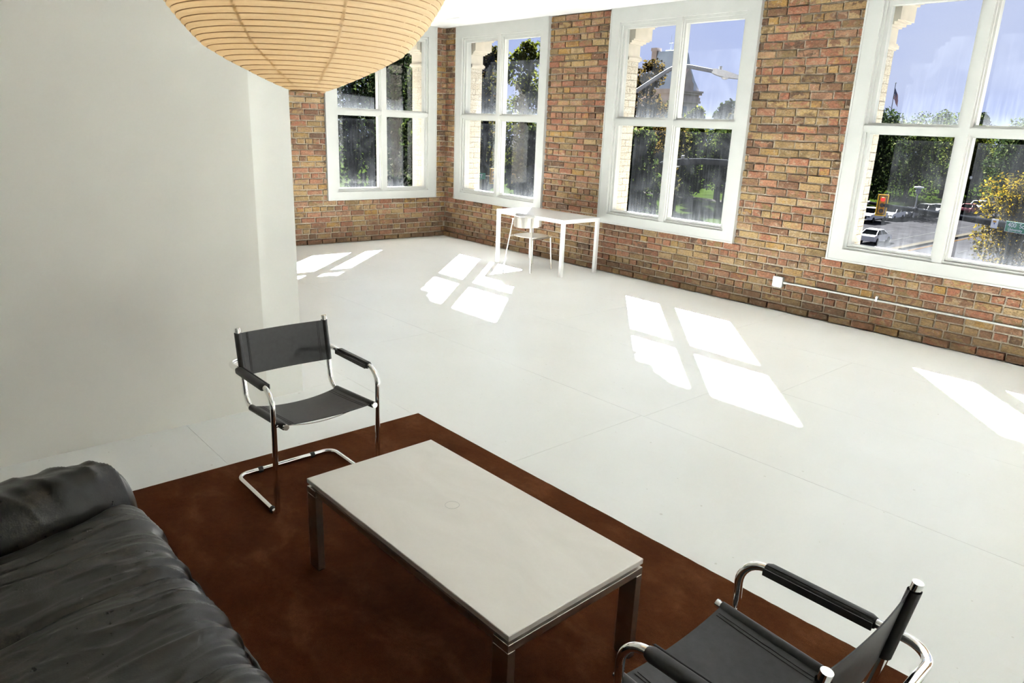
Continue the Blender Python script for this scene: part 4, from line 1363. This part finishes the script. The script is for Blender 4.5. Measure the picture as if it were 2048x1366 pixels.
MB().box(-.75, .42, -.09, -.07, -.28, .28).build('panel', MAT['sign_green'], ss)
lettering('ST', .42, -.28, -.15, ss, y=-.095)

# park lamp posts and flag
for (x, y, lab) in ((-40.6, 131, 'dark slender park lamp post behind the parked cars'), (-33.6, 139, 'dark park lamp post with a white globe above the red car')):
    p_ = tag(empty('lamp_post', (x, y, G + .15)), lab, 'lamp post')
    MB().tube([(0, 0, 0), (0, 0, 4.6)], [.11, .07], 8).build('post', MAT['pole_dark'], p_)
    MB().lathe([(.0, 4.55), (.16, 4.6), (.24, 4.85), (.14, 5.1), (0, 5.15)], 14).build('globe', MAT['sign_white'], p_)
    MB().lathe([(.18, 5.1), (.10, 5.3), (0, 5.4)], 14).build('cap', MAT['pole_dark'], p_)
fp_ = tag(empty('flagpole', (-51.4, 145.1, G)), 'thin flagpole rising above the treetops', 'flagpole')
MB().tube([(0, 0, 0), (-.45, .6, 21.2)], [.11, .06], 8).build('pole', MAT['pole_grey'], fp_)
MB().lathe([(0, -.2), (.2, 0), (0, .2)], 12, (-.45, .6, 21.3)).build('finial', MAT['sign_white'], fp_)
t = NT('flag_cloth')
uvn = t.n('ShaderNodeUVMap'); sp = t.n('ShaderNodeSeparateXYZ'); t.l(uvn.outputs[0], sp.inputs[0])
stripe = t.math('GREATER_THAN', t.math('FRACT', t.math('MULTIPLY', sp.outputs['Y'], 6.5)), .5)
colr = t.mix((.35, .02, .03), (.60, .60, .60), stripe)
canton = t.math('MULTIPLY', t.math('LESS_THAN', sp.outputs['X'], .42), t.math('GREATER_THAN', sp.outputs['Y'], .46))
star = t.n('ShaderNodeTexVoronoi'); star.inputs['Scale'].default_value = 16; star.inputs['Randomness'].default_value = 0
t.l(uvn.outputs[0], star.inputs['Vector'])
starm = t.math('LESS_THAN', star.outputs['Distance'], .22)
blue = t.mix((.02, .03, .10), (.60, .60, .60), starm)
t.set(Base_Color=t.mix(colr, blue, canton), Roughness=.8)
MAT['flag'] = t.m
m = MB()
nu, nv = 26, 14
def flag_pt(u, v):
    # hangs limp from the hoist: fly end droops down
    top = Vector((-.42, .56, 20.4)); 
    droop = 2.9 * (u ** 1.1); out = 1.25 * u ** .8
    w_ = .28 * math.sin(u * 9 + v * 2.5) * u ** .5
    return top + Vector((.62 * out + .5 * w_, .62 * out - .6 * w_, -1.9 * (1 - v) * (1 + .25 * u) - droop * (.45 + .35 * v)))
m.grid(flag_pt, nu, nv)
fo = m.build('flag', MAT['flag'], None, recalc=False)
fo.location = (-51.4, 145.1, G)
tag(fo, 'striped red white and blue flag hanging limp above the treetops', 'flag')
uvl = fo.data.uv_layers.new(name='UVMap')
for poly in fo.data.polygons:
    for li in poly.loop_indices:
        vi = fo.data.loops[li].vertex_index
        uvl.data[li].uv = ((vi // (nv + 1)) / nu, (vi % (nv + 1)) / nv)

# ---- buildings behind the trees
tw = tag(empty('stone_tower', (-99.5, 138.5, G)), 'old stone building with steep slate roof and chimney behind the trees', 'building')
MB().box(-4.6, 4.6, -5.2, 5.2, 0, 19.0).build('wall', MAT['tower_stone'], tw)
m = MB()
for (z0, z1, p) in ((17.2, 17.7, .35), (17.7, 18.5, .2), (19.0, 19.5, .45), (19.5, 19.9, .65)): m.box(-4.6 - p, 4.6 + p, -5.2 - p, 5.2 + p, z0, z1)
m.build('cornice', MAT['tower_stone'], tw)
V = []
for (s, z) in ((1.0, 19.9), (.80, 22.2), (.60, 25.4), (.50, 28.2)):
    V += [(-4.6 * s, -5.2 * s, z), (4.6 * s, -5.2 * s, z), (4.6 * s, 5.2 * s, z), (-4.6 * s, 5.2 * s, z)]
Fs = [(12, 13, 14, 15)]
for k in range(3):
    for i in range(4):
        j = (i + 1) % 4; Fs.append((k * 4 + i, k * 4 + j, k * 4 + 4 + j, k * 4 + 4 + i))
m = MB(); m.add(V, Fs); rf = m.build('roof', MAT['tower_roof'], tw)
m = MB(); m.box(-3.9, -2.5, -3.0, -1.6, 20, 28.3); m.box(-4.05, -2.35, -3.15, -1.45, 28.3, 29.0); m.build('chimney', MAT['tower_stone'], rf)
m = MB(); m.tube([(0, -1.2, 28), (0, -1.2, 31.8)], [.14, .03], 6); m.tube([(-.5, -1.2, 30), (.5, -1.2, 30)], .06, 5); m.build('finial', MAT['tower_roof'], rf)
m = MB(); m.tube([(-2.2, 0, 28.6), (2.2, 0, 28.6)], .08, 6); m.build('ridge_rail', MAT['tower_roof'], rf)
gable = [(-2.2, 19.9), (2.2, 19.9), (2.2, 21.4), (1.5, 21.9), (1.2, 23.2), (.5, 24.0), (0, 25.0), (-.5, 24.0), (-1.2, 23.2), (-1.5, 21.9), (-2.2, 21.4)]
m = MB(); m.prism([(p[0], p[1]) for p in gable], 'x', 4.0, 4.9); m.build('gable', MAT['tower_stone'], tw)
for fy_ in (-3.4, 0, 3.4):
    for z in (4, 9, 14):
        f_ = MB().box(4.55, 4.68, fy_ - .7, fy_ + .7, z, z + 2.4).build('window', MAT['office_glass'], tw)
for fx in (-3, 0, 3):
    for z in (4, 9, 14):
        MB().box(fx - .7, fx + .7, -5.28, -5.15, z, z + 2.4).build('window', MAT['office_glass'], tw)
tr2 = tag(empty('stone_spire', (-107, 128, G)), 'thin dark spire peeking over the amber tree', 'spire')
MB().box(-1.6, 1.6, -1.6, 1.6, 0, 21).build('shaft', MAT['tower_stone'], tr2)
MB().tube([(0, 0, 21), (0, 0, 24.5), (0, 0, 29.5)], [1.5, .9, .12], 8).build('cone', MAT['tower_roof'], tr2)
of = tag(empty('office_building', (-84, 70, G), math.atan2(74, 90) + math.pi / 2), 'tan office building with dark windows behind the traffic lights', 'building')
MB().box(-20, 16, 0, 12, 0, 23).build('wall', MAT['office_wall'], of)
for ix in range(-9, 8):
    for z in (2, 6.5, 11, 15.5):
        w_ = MB().box(ix * 2.1 - .72, ix * 2.1 + .72, -.08, .05, z, z + 3.4).build('window', MAT['office_glass'], of)
        MB().box(ix * 2.1 - .72, ix * 2.1 + .72, -.12, -.081, z + 1.6, z + 1.75).build('glazing_bar', MAT['lamp_shell'], w_)
